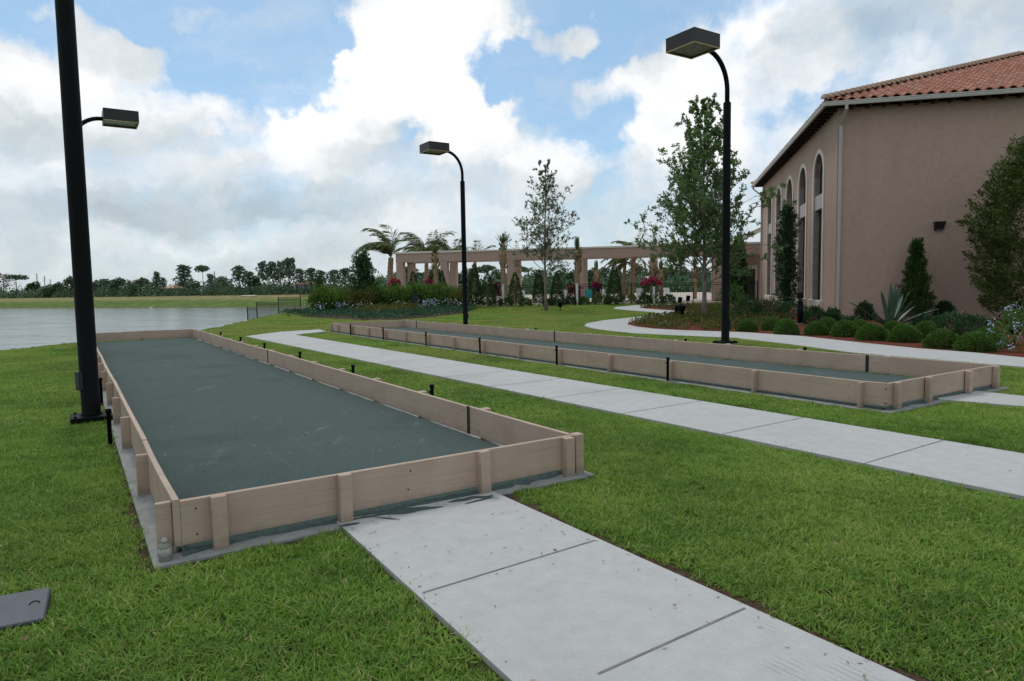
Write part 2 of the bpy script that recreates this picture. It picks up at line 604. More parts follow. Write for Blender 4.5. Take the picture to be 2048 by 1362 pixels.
def stucco_extra(t, vec, c):
    s = t.noise(t.vmath('MULTIPLY', vec, (0.9, 0.9, 0.22)), 0.8, 6, 0.65)
    c = t.mix(t.math('MULTIPLY', t.maprange(s, 0.45, 0.75), 0.30), c, (0.28, 0.205, 0.17))
    st = t.noise(t.vmath('MULTIPLY', vec, (2.2, 2.2, 0.10)), 1.0, 6, 0.7)
    return t.mix(t.math('MULTIPLY', t.maprange(st, 0.58, 0.75), 0.22), c, (0.25, 0.185, 0.155))


M['stucco'] = mat('tan_stucco', [(0.395, 0.284, 0.230), (0.43, 0.312, 0.254), (0.455, 0.332, 0.272)], 5, 0.92, 0.9, 26, 7, coords='World', spec=0.12, extra=stucco_extra)
M['trim'] = mat('cream_trim', [(0.62, 0.57, 0.50), (0.68, 0.63, 0.56)], 2, 0.8, 0.2, 60)
M['panel'] = mat('mauve_grey_panel', [(0.42, 0.37, 0.36), (0.46, 0.41, 0.40)], 2, 0.8, 0.2, 60)
M['gutter'] = mat('pale_gutter_metal', [(0.52, 0.51, 0.47), (0.58, 0.57, 0.53)], 1.5, 0.45)
M['downspout'] = mat('grey_downspout_metal', [(0.40, 0.37, 0.34), (0.45, 0.42, 0.39)], 1.5, 0.5)
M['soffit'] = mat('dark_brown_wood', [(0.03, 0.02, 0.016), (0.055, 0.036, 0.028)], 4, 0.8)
M['dark_frame'] = mat('dark_window_frame', [(0.035, 0.03, 0.03), (0.05, 0.045, 0.045)], 4, 0.5)
M['interior'] = mat('dim_interior', [(0.05, 0.045, 0.042), (0.09, 0.08, 0.075)], 1.5, 0.9)
gm = bpy.data.materials.new('window_glass')
gm.use_nodes = True
t = NT(gm.node_tree)
o_ = t.new('ShaderNodeOutputMaterial')
b_ = t.new('ShaderNodeBsdfPrincipled')
b_.inputs['Base Color'].default_value = (0.05, 0.06, 0.066, 1)
b_.inputs['Roughness'].default_value = 0.03
b_.inputs['Specular IOR Level'].default_value = 0.9
b_.inputs['Coat Weight'].default_value = 0.5
t.link(b_.outputs[0], o_.inputs[0])
M['glass'] = gm


def tile_material():
    m = bpy.data.materials.new('terracotta_tile')
    m.use_nodes = True
    t = NT(m.node_tree)
    out = t.new('ShaderNodeOutputMaterial')
    b = t.new('ShaderNodeBsdfPrincipled')
    at_ = t.new('ShaderNodeAttribute', attribute_name='tile')
    c = t.ramp(at_.outputs['Fac'], [(0.0, (0.33, 0.135, 0.092)), (0.3, (0.385, 0.17, 0.115)), (0.55, (0.42, 0.197, 0.137)), (0.8, (0.43, 0.23, 0.165)), (1.0, (0.35, 0.19, 0.145))])
    pos = t.new('ShaderNodeNewGeometry').outputs['Position']
    s = t.noise(pos, 5, 6, 0.7)
    c = t.mix(t.math('MULTIPLY', t.maprange(s, 0.5, 0.75), 0.35), c, (0.30, 0.19, 0.15))
    t.link(c, b.inputs['Base Color'])
    b.inputs['Roughness'].default_value = 0.8
    b.inputs['Specular IOR Level'].default_value = 0.2
    t.link(b.outputs[0], out.inputs[0])
    return m


M['tile'] = tile_material()
M['cap_tile'] = mat('sandy_cap_tile', [(0.36, 0.24, 0.175), (0.44, 0.30, 0.22)], 2, 0.85)
M['mulch'] = mat('red_mulch', [(0.055, 0.017, 0.011), (0.12, 0.036, 0.021), (0.19, 0.062, 0.036)], 38, 0.95, 1.0, 90, 6, coords='World', spec=0.1)
M['dirt'] = mat('brown_soil', [(0.035, 0.022, 0.014), (0.07, 0.045, 0.028), (0.12, 0.085, 0.055)], 30, 0.95, 1.0, 80, 6, coords='World', spec=0.1)
M['bark'] = mat('grey_bark', [(0.10, 0.085, 0.07), (0.19, 0.165, 0.14), (0.26, 0.235, 0.205)], 6, 0.9, 1.0, 24, coords='Object', stretch=(1, 1, 0.35))
M['pine_bark'] = mat('pine_bark', [(0.10, 0.075, 0.06), (0.18, 0.14, 0.115)], 3, 0.9)
M['palm_bark'] = mat('palm_bark', [(0.16, 0.10, 0.065), (0.30, 0.20, 0.13), (0.42, 0.31, 0.21)], 7, 0.9, 1.0, 20, stretch=(1, 1, 2.2))
M['sand'] = mat('pale_sand', [(0.42, 0.36, 0.28), (0.55, 0.48, 0.38)], 3, 0.95)
M['deck'] = mat('pool_deck', [(0.46, 0.39, 0.34), (0.56, 0.49, 0.43)], 2, 0.9, coords='World')
M['peach'] = mat('peach_stucco', [(0.55, 0.33, 0.22), (0.60, 0.37, 0.25)], 0.5, 0.9)
M['peach_roof'] = mat('pale_clay_roof', [(0.52, 0.32, 0.23), (0.58, 0.37, 0.27)], 0.5, 0.9)
M['teal'] = mat('turquoise_plastic', [(0.02, 0.30, 0.31), (0.04, 0.40, 0.40)], 3, 0.5)
M['slate'] = mat('slate_grey_plastic', [(0.052, 0.062, 0.076), (0.074, 0.086, 0.104)], 9, 0.45, 0.35, 300, spec=0.45)

LF = {
    'oak': leafmat('oak_leaf', [(0.073, 0.133, 0.046), (0.121, 0.208, 0.071), (0.186, 0.283, 0.107)], nscale=0.8),
    'grey_oak': leafmat('grey_green_leaf', [(0.070, 0.104, 0.060), (0.117, 0.163, 0.096), (0.180, 0.226, 0.149)], nscale=0.8),
    'juniper': leafmat('juniper_leaf', [(0.018, 0.042, 0.015), (0.039, 0.083, 0.024), (0.068, 0.128, 0.036)], trans=0.12, nscale=1.6),
    'arbor': leafmat('arborvitae_leaf', [(0.026, 0.058, 0.012), (0.046, 0.098, 0.019), (0.078, 0.142, 0.030)], trans=0.15, nscale=1.6),
    'cedar': leafmat('cedar_leaf', [(0.040, 0.063, 0.015), (0.079, 0.113, 0.026), (0.139, 0.177, 0.047)], trans=0.15, nscale=1.1),
    'mound': leafmat('mound_shrub_leaf', [(0.034, 0.086, 0.015), (0.067, 0.149, 0.026), (0.115, 0.218, 0.044)], trans=0.2, nscale=2.5),
    'hedge': leafmat('hedge_leaf', [(0.044, 0.098, 0.019), (0.094, 0.175, 0.032), (0.179, 0.288, 0.055)], trans=0.2, nscale=1.1),
    'cover': leafmat('juniper_cover_leaf', [(0.018, 0.055, 0.030), (0.037, 0.098, 0.052), (0.060, 0.138, 0.076)], trans=0.12, nscale=1.5),
    'copper': leafmat('copper_leaf', [(0.043, 0.074, 0.014), (0.085, 0.110, 0.022), (0.128, 0.100, 0.030), (0.068, 0.137, 0.025)], trans=0.2, nscale=0.9),
    'dark': leafmat('dark_leaf', [(0.017, 0.052, 0.020), (0.038, 0.087, 0.032), (0.067, 0.133, 0.049)], trans=0.12, nscale=1.2),
    'palm': leafmat('palm_leaf', [(0.065, 0.091, 0.039), (0.111, 0.143, 0.058), (0.182, 0.195, 0.078)], trans=0.2, nscale=0.7),
    'dry_palm': leafmat('dry_palm_leaf', [(0.10, 0.085, 0.035), (0.16, 0.13, 0.055), (0.20, 0.15, 0.08)], trans=0.2, nscale=0.7),
    'pine': leafmat('pine_needle', [(0.063, 0.106, 0.074), (0.101, 0.160, 0.106), (0.149, 0.213, 0.138)], trans=0.1, nscale=0.15),  # far needles: slight distance haze put into the colour, paler and bluer
    'wood': leafmat('broad_tree_leaf', [(0.055, 0.104, 0.065), (0.092, 0.162, 0.090), (0.155, 0.231, 0.118)], trans=0.1, nscale=0.12),  # far leaves and undergrowth: bluish haze of distance mixed into the leaf colour
    'wood_light': leafmat('pale_tree_leaf', [(0.045, 0.072, 0.030), (0.075, 0.105, 0.042), (0.11, 0.135, 0.06)], trans=0.1, nscale=0.15),
    'wood_dry': leafmat('dry_twig', [(0.10, 0.085, 0.070), (0.16, 0.13, 0.115), (0.20, 0.16, 0.15)], trans=0.05, nscale=0.15),
    'pink': leafmat('pink_bract', [(0.20, 0.012, 0.055), (0.36, 0.02, 0.10), (0.46, 0.05, 0.16)], trans=0.2, nscale=2),
    'maroon': leafmat('maroon_leaf', [(0.06, 0.02, 0.022), (0.12, 0.035, 0.04), (0.18, 0.06, 0.07)], trans=0.15, nscale=2),
    'blue': leafmat('pale_blue_petal', [(0.34, 0.40, 0.62), (0.45, 0.52, 0.74), (0.58, 0.64, 0.80)], trans=0.1, nscale=2),
    'white': leafmat('white_petal', [(0.5, 0.5, 0.46), (0.65, 0.65, 0.6)], trans=0.1, nscale=2),
    'agave': leafmat('agave_skin', [(0.040, 0.082, 0.052), (0.066, 0.118, 0.080), (0.105, 0.165, 0.115)], rough=0.45, trans=0.0, nscale=3),
}

# ------------------------------------------------------------------ terrain and lawn
gx = np.unique(np.concatenate([np.arange(-60, 60.1, 1.25), np.arange(-280, -59, 5.0), -280 - np.geomspace(8, 700, 16), 60 + np.geomspace(2, 900, 26)]))
gy = np.unique(np.concatenate([np.arange(-20, 60.1, 1.0), np.arange(60, 130, 2.5), np.arange(130, 262, 2.5), 262 + np.geomspace(4, 900, 20), -20 - np.geomspace(2, 300, 12)]))
X, Y = np.meshgrid(gx, gy)
Z = height(X, Y)
nx, ny = len(gx), len(gy)
idx = np.arange(nx * ny).reshape(ny, nx)
F = np.stack([idx[:-1, :-1], idx[:-1, 1:], idx[1:, 1:], idx[1:, :-1]], -1).reshape(-1, 4)


def lawn_material():
    m = bpy.data.materials.new('lawn')
    m.use_nodes = True
    t = NT(m.node_tree)
    out = t.new('ShaderNodeOutputMaterial')
    b = t.new('ShaderNodeBsdfPrincipled')
    pos = t.new('ShaderNodeNewGeometry').outputs['Position']
    fine = t.noise(pos, 14, 8, 0.75)
    c = t.ramp(fine, [(0.30, (0.060, 0.105, 0.016)), (0.5, (0.105, 0.165, 0.026)), (0.7, (0.165, 0.215, 0.045))])
    br = t.noise(pos, 0.16, 5, 0.6)
    c = t.mix(t.math('MULTIPLY', t.maprange(br, 0.48, 0.70), 0.55), c, (0.20, 0.175, 0.05))
    sp = t.new('ShaderNodeSeparateXYZ')
    t.link(pos, sp.inputs[0])
    # tall dry grass on the top of the far bank
    farm = t.maprange(sp.outputs[1], 120, 140)
    top = t.maprange(t.math('ADD', sp.outputs[2], t.math('MULTIPLY', t.noise(pos, 0.3, 4, 0.6), 1.2)), -0.1, 0.75)
    c2 = t.mix(t.math('MULTIPLY', top, 0.9), (0.095, 0.145, 0.032), (0.225, 0.195, 0.085))
    wet = t.maprange(sp.outputs[2], -1.6, -2.1)
    c2 = t.mix(t.math('MULTIPLY', wet, 0.6), c2, (0.14, 0.115, 0.06))
    c2 = t.mix(0.5, c2, t.mix(1.0, c2, t.ramp(t.noise(pos, 0.5, 6, 0.7), [(0.3, 0.3), (0.7, 1.75)]), 'MULTIPLY'))
    nearm = t.maprange(sp.outputs[1], 20, 9)
    c = t.mix(t.math('MULTIPLY', nearm, 0.8), c, t.ramp(fine, [(0.3, (0.030, 0.040, 0.014)), (0.7, (0.075, 0.085, 0.030))]))
    c = t.mix(farm, c, c2)
    t.link(c, b.inputs['Base Color'])
    b.inputs['Roughness'].default_value = 0.9
    b.inputs['Specular IOR Level'].default_value = 0.1
    bn = t.new('ShaderNodeBump')
    bn.inputs['Strength'].default_value = 0.9
    bn.inputs['Distance'].default_value = 0.04
    t.link(fine, bn.inputs['Height'])
    t.link(bn.outputs[0], b.inputs['Normal'])
    t.link(b.outputs[0], out.inputs[0])
    return m


M['lawn'] = lawn_material()
g = link('ground', mesh_np('ground', np.stack([X, Y, Z], -1).reshape(-1, 3), F, M['lawn'], True))
tag(g, 'lawn sloping down to the lake, with the grassy far bank', kind='structure')

# water
wmat = bpy.data.materials.new('lake_water')
wmat.use_nodes = True
t = NT(wmat.node_tree)
o_ = t.new('ShaderNodeOutputMaterial')
b_ = t.new('ShaderNodeBsdfPrincipled')
b_.inputs['Base Color'].default_value = (0.16, 0.185, 0.20, 1)
b_.inputs['Roughness'].default_value = 0.16
b_.inputs['IOR'].default_value = 1.33
pos = t.new('ShaderNodeNewGeometry').outputs['Position']
n1 = t.noise(t.vmath('MULTIPLY', pos, (1.0, 0.8, 1)), 1.5, 5, 0.6)
n2 = t.noise(t.vmath('MULTIPLY', pos, (0.35, 0.5, 1)), 0.6, 3, 0.5)
bn = t.new('ShaderNodeBump')
bn.inputs['Strength'].default_value = 0.6
bn.inputs['Distance'].default_value = 0.14
n3 = t.noise(t.vmath('MULTIPLY', pos, (0.10, 0.42, 1)), 1.0, 6, 0.65)
t.link(t.math('ADD', n1, t.math('ADD', t.math('MULTIPLY', n2, 1.2), t.math('MULTIPLY', n3, 1.1))), bn.inputs['Height'])
t.link(t.maprange(n3, 0.35, 0.65, 0.07, 0.17), b_.inputs['Roughness'])
t.link(t.ramp(n3, [(0.35, (0.19, 0.215, 0.23)), (0.65, (0.245, 0.27, 0.285))]), b_.inputs['Base Color'])
t.link(bn.outputs[0], b_.inputs['Normal'])
t.link(b_.outputs[0], o_.inputs[0])
M['water'] = wmat
mb = MB()
mb.add([(-700, -200, -2.2), (-5, -200, -2.2), (-5, 700, -2.2), (-700, 700, -2.2)], [(0, 1, 2, 3)])
tag(mb.build('lake_water', wmat), 'rippled grey lake water', kind='structure')

# ------------------------------------------------------------------ courts
YAW = 0.575
EV = np.array([math.cos(YAW), math.sin(YAW)])
GV = np.array([-math.sin(YAW), math.cos(YAW)])
ZT, BT = 0.365, 0.04                    # top of the boards, board thickness
C1 = dict(o=np.array([-2.106, 4.168]), W=3.07, L=21.8)
C2 = dict(o=np.array([4.70, 8.53]), W=3.05, L=21.6)


def court_xy(c, u, v):
    p = c['o'] + EV * u + GV * v
    return (float(p[0]), float(p[1]))


def board(root, p0, p1, th_side, z0, z1, seed, sag=0.0, ends=0.0):
    """one plank between two local points; th_side gives the side the thickness lies on; the plank bows a little"""
    r = random.Random(seed)
    p0, p1 = Vector((*p0, 0)), Vector((*p1, 0))
    d = (p1 - p0)
    L = d.length
    d.normalize()
    nrm = Vector((-d.y, d.x, 0)) * th_side
    n = max(3, int(L / 0.6))
    V, Fc = [], []
    bow = r.uniform(-0.012, 0.012)
    dz0, dz1 = r.uniform(-0.006, 0.006), r.uniform(-0.006, 0.006)
    b = 0.004
    for i in range(n + 1):
        s = i / n
        q = p0 + d * L * s + nrm * (bow * math.sin(math.pi * s))
        z = dz0 * (1 - s) + dz1 * s - sag * math.sin(math.pi * s)
        for (o, zz) in ((0, z0 + z), (BT, z0 + z), (BT, z1 + z - b), (BT - b, z1 + z), (b, z1 + z), (0, z1 + z - b)):
            V.append(q + nrm * o + Vector((0, 0, zz)))
    for i in range(n):
        for j in range(6):
            Fc.append((i * 6 + j, i * 6 + (j + 1) % 6, (i + 1) * 6 + (j + 1) % 6, (i + 1) * 6 + j))
    Fc.append(tuple(range(5, -1, -1)))
    Fc.append(tuple(n * 6 + j for j in range(6)))
    if th_side < 0:
        Fc = [tuple(reversed(f)) for f in Fc]
    m = MB()
    m.add(V, Fc)
    for s_ in (0.03, 0.97) + tuple(k_ * 1.55 / L for k_ in range(1, int(L / 1.55) + 1)):
        for zz in (z0 + 0.06, z1 - 0.06):
            q = p0 + d * (L * min(s_, 0.985) + r.uniform(-0.015, 0.015)) + nrm * (bow * math.sin(math.pi * s_) + BT / 2)
            c_, sn_ = d.x, d.y
            Mx = Matrix(((d.x, -d.y, 0, q.x), (d.y, d.x, 0, q.y), (0, 0, 1, zz + r.uniform(-0.02, 0.02)), (0, 0, 0, 1)))
            m.box((-0.006, -BT / 2 - 0.0015, -0.006), (0.006, BT / 2 + 0.0015, 0.006), 1, mat=Mx)
    return m.build('board', [M['board'], M['screw']], root)


def post(root, x, y, ux, uy, sx, sy, z0, z1, seed):
    """square timber stake; sx along the board, sy out of it"""
    r = random.Random(seed)
    m = MB()
    m.box((-sx / 2, -sy / 2, z0), (sx / 2, sy / 2, z1 + r.uniform(-0.008, 0.006)), bev=0.005)
    o = m.build('post', M['board'], root)
    o.location = (x, y, 0)
    o.rotation_euler = (r.uniform(-0.012, 0.012), r.uniform(-0.012, 0.012), math.atan2(uy, ux) + r.uniform(-0.03, 0.03))
    return o


def make_court(c, label, lposts, rposts, nearposts, farposts, ljoints, rjoints, strips, seed, left_out=True):
    Wc, L = c['W'], c['L']
    root = empty('bocce_court', (*c['o'], 0), YAW, label, 'bocce court')
    fz = 0.022
    m = MB()
    e = 0.17
    m.box((-e, -e, -0.10), (Wc + e, 0.001, fz), bev=0.006)
    m.box((-e, L - 0.001, -0.10), (Wc + e, L + e, fz), bev=0.006)
    m.box((-e, 0.004, -0.10), (0.04, L - 0.004, fz), bev=0.004)
    m.box((Wc - 0.04, 0.004, -0.10), (Wc + e, L - 0.004, fz), bev=0.004)
    m.build('footing', M['old_concrete'], root)
    # playing surface with a faint crown and a rough border
    nu, nv = 14, 90
    V = []
    rr = np.random.default_rng(seed)
    for j in range(nv + 1):
        for i in range(nu + 1):
            u = 0.036 + (Wc - 0.072) * i / nu
            v = 0.036 + (L - 0.072) * j / nv
            z = 0.062 + 0.004 * rr.standard_normal() * (1 if i in (0, nu) or j in (0, nv) else 0.25)
            V.append((u, v, z))
    ii = np.arange((nu + 1) * (nv + 1)).reshape(nv + 1, nu + 1)
    Fq = np.stack([ii[:-1, :-1], ii[:-1, 1:], ii[1:, 1:], ii[1:, :-1]], -1).reshape(-1, 4)
    link('playing_surface', mesh_np('playing_surface', V, Fq, M['clay'], True), root)
    # clay washed out under the boards: ragged thin skirt on the footing
    m = MB()
    for (ax, ay, bx, by, ox, oy, full) in ((0, 0, Wc, 0, 0, -1, 0.085), (0, 0, 0, L, -1, 0, 0.030), (Wc, 0, Wc, L, 1, 0, 0.045), (0, L, Wc, L, 0, 1, 0.03)):
        LL = math.hypot(bx - ax, by - ay)
        n = max(8, int(LL / 0.08))
        V, Fc = [], []
        ph = rr.uniform(0, 9)
        for i in range(n + 1):
            s = i / n
            q = s * LL
            wd = full * (0.75 + 0.35 * math.sin(q * 2.3 + ph) * math.sin(q * 5.1 + ph * 2)) + full * 0.22 * rr.standard_normal()
            wd = min(max(wd, 0.008), 0.15)
            x, y = ax + (bx - ax) * s, ay + (by - ay) * s
            V += [(x - ox * 0.03, y - oy * 0.03, 0.056), (x + ox * wd * 0.35, y + oy * wd * 0.35, 0.040), (x + ox * wd, y + oy * wd, fz + 0.001)]
        for i in range(n):
            for k in range(2):
                q = (i * 3 + k, i * 3 + k + 1, i * 3 + 4 + k, i * 3 + 3 + k)
                Fc.append(q)
        m.add(V, Fc, 0, True)
    m.build('washed_out_clay', M['clay_rim'], root)
    z0 = 0.068
    # long sides (outside face at u=-BT..0 on the left, Wc..Wc+BT on the right)
    for js, u, sd_ in ((ljoints, 0.0, 1), (rjoints, Wc, -1)):
        cuts = [(-BT if u == 0 else 0.0)] + js + [L]
        for k in range(len(cuts) - 1):
            g_ = 0.004
            bz = z0 + (0.0 if k else 0.0)
            board(root, (u, cuts[k] + (g_ if k else 0)), (u, cuts[k + 1] - (g_ if k < len(cuts) - 2 else 0)), sd_, bz, ZT, seed * 50 + k + int(u * 10))
    # ends
    board(root, (0.002, 0), (Wc - 0.002 + BT, 0), -1, z0 + 0.012, ZT - 0.004, seed * 50 + 31)
    half = Wc * 0.49
    board(root, (0.004, L - 0.001), (half, L - 0.001), 1, z0 + 0.02, ZT - 0.006, seed * 50 + 32)
    board(root, (half + 0.005, L - 0.001), (Wc - 0.004, L - 0.001), 1, z0 + 0.006, ZT - 0.003, seed * 50 + 33)
    for s, u in strips:                      # dark strips where two planks meet
        m = MB()
        o = 0.006 if u > 0 else -0.006
        m.box((u - 0.006, s - 0.028, z0 - 0.005), (u - 0.0005, s + 0.028, ZT + 0.002))
        m.build('joint_strip', M['dark_joint'], root)
    k = 0
    for v in lposts:
        post(root, -BT - 0.046, v, 0, 1, 0.04, 0.09, 0.018, ZT - 0.012, seed * 100 + k)
        k += 1
    for v in rposts:
        post(root, Wc + BT + 0.046, v, 0, 1, 0.09, 0.09, 0.018, ZT + 0.006, seed * 100 + k)
        k += 1
    for u in nearposts:
        post(root, u, -BT - 0.036, 1, 0, 0.09, 0.07, -0.02, ZT - 0.004, seed * 100 + k)
        k += 1
    for u in farposts:
        post(root, u, L + BT + 0.046, 1, 0, 0.09, 0.09, 0.018, ZT - 0.02, seed * 100 + k)
        k += 1
    return root


c1 = make_court(C1, 'near bocce court of green clay in a tan plank frame, beside the lake',
                [0.02, 2.10 - 0.06 - 0.5 + 0.0, 3.50, 5.2, 6.9, 8.7, 10.25, 11.9, 13.5, 15.1, 16.7, 18.3, 20.0, 21.5],
                [-0.02, 1.54, 3.10, 4.61, 6.10, 7.61, 9.15, 10.7, 12.2, 13.8, 15.3, 16.8, 18.4, 19.9, 21.5],
                [0.22, 1.04, 2.18, 3.02], [0.1, 1.5, 2.9], [2.06, 6.9, 11.9, 16.7], [1.76, 6.1, 10.74, 15.3, 18.4],
                [(1.76, 3.07), (10.74, 3.07)], 3)
c2 = make_court(C2, 'farther bocce court beyond the long path, black stakes along its tan planks',
                [0.25, 1.88, 3.57, 5.12, 6.68, 8.2, 9.8, 11.35, 12.9, 14.45, 16.05, 17.55, 19.2, 20.7, 21.5],
                [0.05, 1.6, 3.3, 5.0, 6.5, 8.0, 9.6, 11.1, 12.6, 14.2, 15.8, 17.4, 19.0, 20.4, 21.5],
                [0.20, 0.99, 2.12, 2.98], [0.1, 1.5, 2.9], [0.26, 6.0, 12.0, 18.0], [1.93, 6.5, 11.1, 15.8, 20.4],
                [(1.93, 3.05), (11.1, 3.05), (20.4, 3.05)], 5)

# thin black irrigation stakes beside the courts
mb = MB()
mb.lathe([(0.022, -0.05), (0.022, 0.36), (0.030, 0.362), (0.030, 0.40), (0.024, 0.405), (0.0, 0.405)], 12)
stake_me = mb.build('stake', M['black_metal'])
bpy.data.objects.remove(stake_me)
stake_mesh = bpy.data.meshes['stake']
mbk = MB()
mbk.box((-0.045, -0.012, 0.30), (-0.018, 0.012, 0.325))
clip_o = mbk.build('clip', M['black_metal'])
bpy.data.objects.remove(clip_o)
clip_mesh = bpy.data.meshes['clip']
ST1 = 'black stakes beside the near bocce court'
ST2 = 'black stakes beside the farther bocce court'


def stake(c, u, v, z, label, grp):
    x, y = court_xy(c, u, v)
    r = empty('black_stake', (x, y, z), YAW + random.uniform(-0.4, 0.4), label, 'stake', grp)
    link('pipe', stake_mesh, r)
    link('clip', clip_mesh, r)
    r.rotation_euler.x = random.uniform(-0.02, 0.02)
    return r


stake(C1, -0.22, 3.88, 0.0, 'black stake in the grass just right of the nearest lamp post base', ST1)
stake(C1, -0.19, 7.15, 0.0, 'black stake half hidden behind the nearest lamp post, under a pale cap', ST1)
for v, lb in ((3.05, 'black stake top nearest the camera on the right side of the near court'), (5.91, 'second black stake top along the right side of the near court'),
              (8.93, 'third black stake top along the right side of the near court'), (11.87, 'fourth black stake top along the right side of the near court'),
              (14.54, 'fifth black stake top along the near court, where the side path starts'), (17.41, 'farthest black stake top along the right side of the near court')):
    stake(C1, 3.07 + 0.2, v, 0.04, lb, ST1)
for v, lb in ((3.58, 'black stake nearest the camera on the front planks of the farther court'), (6.72, 'second black stake from the right along the front of the farther court'),
              (9.89, 'third black stake from the right along the front of the farther court'), (12.93, 'third black stake from the left along the front of the farther court'),
              (16.09, 'second black stake from the left along the front of the farther court'), (19.16, 'leftmost black stake on the front of the farther court, near its far end')):
    stake(C2, -0.14, v, 0.02, lb, ST2)
for v, lb in ((3.27, 'black stake top behind the back planks, below the round shrubs'), (6.3, 'black stake top behind the back planks, left of the right lamp post'),
              (12.31, 'black stake top behind the back planks, below the young tree')):
    stake(C2, 3.05 + 0.2, v, 0.0, lb, ST2)

# bottle standing at the near corner of the first court
bx, by = court_xy(C1, -0.10, -0.09)
bt = empty('bottle', (bx, by, 0.022), 0.4, 'small grey plastic bottle standing on the footing at the near court corner', 'bottle')
mb = MB()
mb.lathe([(0.034, 0), (0.037, 0.006), (0.037, 0.082), (0.033, 0.097), (0.018, 0.108), (0.016, 0.112)], 20)
mb.build('body', mat('cloudy_bottle', [(0.20, 0.185, 0.16), (0.27, 0.255, 0.225)], 20, 0.35), bt)
mb = MB()
mb.lathe([(0.0376, 0.022), (0.0376, 0.078)], 20)
mb.build('paper_label', mat('faded_paper', [(0.28, 0.27, 0.25), (0.42, 0.41, 0.40)], 45, 0.7), bt)
mb = MB()
mb.lathe([(0.019, 0.112), (0.019, 0.128), (0.013, 0.130), (0.012, 0.140), (0, 0.141)], 16)
mb.build('cap', mat('pale_cap', [(0.32, 0.31, 0.29), (0.40, 0.39, 0.37)], 9, 0.5), bt)

# ------------------------------------------------------------------ paths
PATHZ = 0.030


def slab(name, pts, label, z=PATHZ, joints=None):
    m = MB()
    hz = [max(z, float(height(p[0], p[1])) + 0.03) for p in pts]
    m.poly([(p[0], p[1]) for p in pts], [h - 0.12 for h in hz], hz)
    o = m.build(name, M['concrete'])
    tag(o, label, kind='structure')
    if joints:
        m = MB()
        for (a, b) in joints:
            a, b = np.array(a[:2]), np.array(b[:2])
            d = (b - a) / np.linalg.norm(b - a)
            n = np.array([-d[1], d[0]]) * 0.006
            zz = z + 0.003
            m.add([(*(a - n), zz), (*(b - n), zz), (*(b + n), zz), (*(a + n), zz)], [(0, 1, 2, 3)])
        m.build('control_joint', M['joint'], o)
    return o


M['joint'] = mat('concrete_joint', [(0.14, 0.14, 0.135), (0.25, 0.245, 0.24)], 14, 0.95, coords='World')
pa = [at(*q)[:2] for q in ((668, 1050), (985, 990))]
A0, A1 = at(672, 1050)[:2], at(987, 990)[:2]
dl = at(1010, 1362)[:2] - A0
dr = at(1800, 1362)[:2] - A1
dl /= np.linalg.norm(dl)
dr /= np.linalg.norm(dr)
B0, B1 = A0 + dl * 5.5, A1 + dr * 5.5
PATH1 = [A0, B0, B1, A1]
slab('path', PATH1, 'concrete path leading from the camera to the end of the near court',
     joints=[(at(845, 1197), at(1190, 1090)), (at(1196, 1362), at(1490, 1228)),
             (at(1196, 1362)[:2] + dl * 1.25, at(1490, 1228)[:2] + dr * 1.25)])
# green clay tracked onto the path end, a thin ragged film
def ragged(root_name, c0, c1, wid, seed, z, m, label):
    rs = np.random.default_rng(seed)
    c0, c1 = np.array(c0[:2], float), np.array(c1[:2], float)
    d = c1 - c0
    L_ = np.linalg.norm(d)
    d /= L_
    nr = np.array([-d[1], d[0]])
    n_ = max(12, int(L_ / 0.02))
    f_ = np.arange(n_ + 1) / n_
    env = np.sin(np.pi * f_) ** 0.6

    def wig(a):
        q_ = np.zeros(n_ + 1)
        for k in range(1, 9):
            q_ += np.sin(f_ * L_ * k * 5.0 + rs.uniform(0, 6.28)) / k ** 0.7
        return a * q_ * 0.33
    up_ = wid * env * (0.6 + wig(0.6)) + 0.003
    lo_ = -wid * env * (0.6 + wig(0.6)) - 0.003
    ctr = wig(wid * 0.7)
    Aq = [c0 + d * L_ * f_[k] + nr * (ctr[k] + max(up_[k], 0.002)) for k in range(n_ + 1)]
    Bq = [c0 + d * L_ * f_[k] + nr * (ctr[k] + min(lo_[k], -0.002)) for k in range(n_ + 1)]
    mq = MB()
    Vq = [(*p, z) for p in Aq] + [(*p, z) for p in Bq]
    mq.add(Vq, [(n_ + 1 + k, n_ + 2 + k, k + 1, k) for k in range(n_)])
    return mq.build(root_name, m, near_path)


near_path = bpy.data.objects['path']
for k, (a_, b_, w_) in enumerate((((690, 1042), (885, 1012), 0.050), ((730, 1030), (860, 1014), 0.035), ((895, 1004), (985, 990), 0.050), ((930, 1008), (990, 995), 0.016),
                                  ((676, 1054), (720, 1046), 0.025), ((745, 1034), (800, 1040), 0.010))):
    ragged('clay_stain', at(*a_, PATHZ), at(*b_, PATHZ), w_, 40 + k, PATHZ + 0.003 + 0.0006 * k, M['clay_rim'], '')
# path between the courts
e0, e1 = at(490, 674)[:2], at(2048, 1000)[:2]
f0, f1 = at(590, 671)[:2], at(2048, 913)[:2]
dd = (e1 - e0) / np.linalg.norm(e1 - e0)
ff = (f1 - f0) / np.linalg.norm(f1 - f0)
PATH2 = [e0, e1 + dd * 6, f1 + ff * 6, f0, at(652, 664)[:2], at(640, 660)[:2], at(560, 665)[:2]]
js = []
Lp = np.linalg.norm(e1 - e0)
for k in range(1, 16):
    s = k * 1.55
    a = e1 + dd * 5 - dd * s * 1.0
    n = np.array([-dd[1], dd[0]])
    b = f1 + ff * (np.dot(a - f1, ff))
    js.append((a, b))
slab('path', PATH2, 'long straight concrete path running between the two courts', joints=js)
# path leaving the end of the far court
PATH3 = [at(1858, 801)[:2], at(2048, 817)[:2], at(2300, 838)[:2], at(2300, 813)[:2], at(2048, 796)[:2], at(1947, 785)[:2]]
slab('path', PATH3, 'short concrete path at the right end of the farther court')
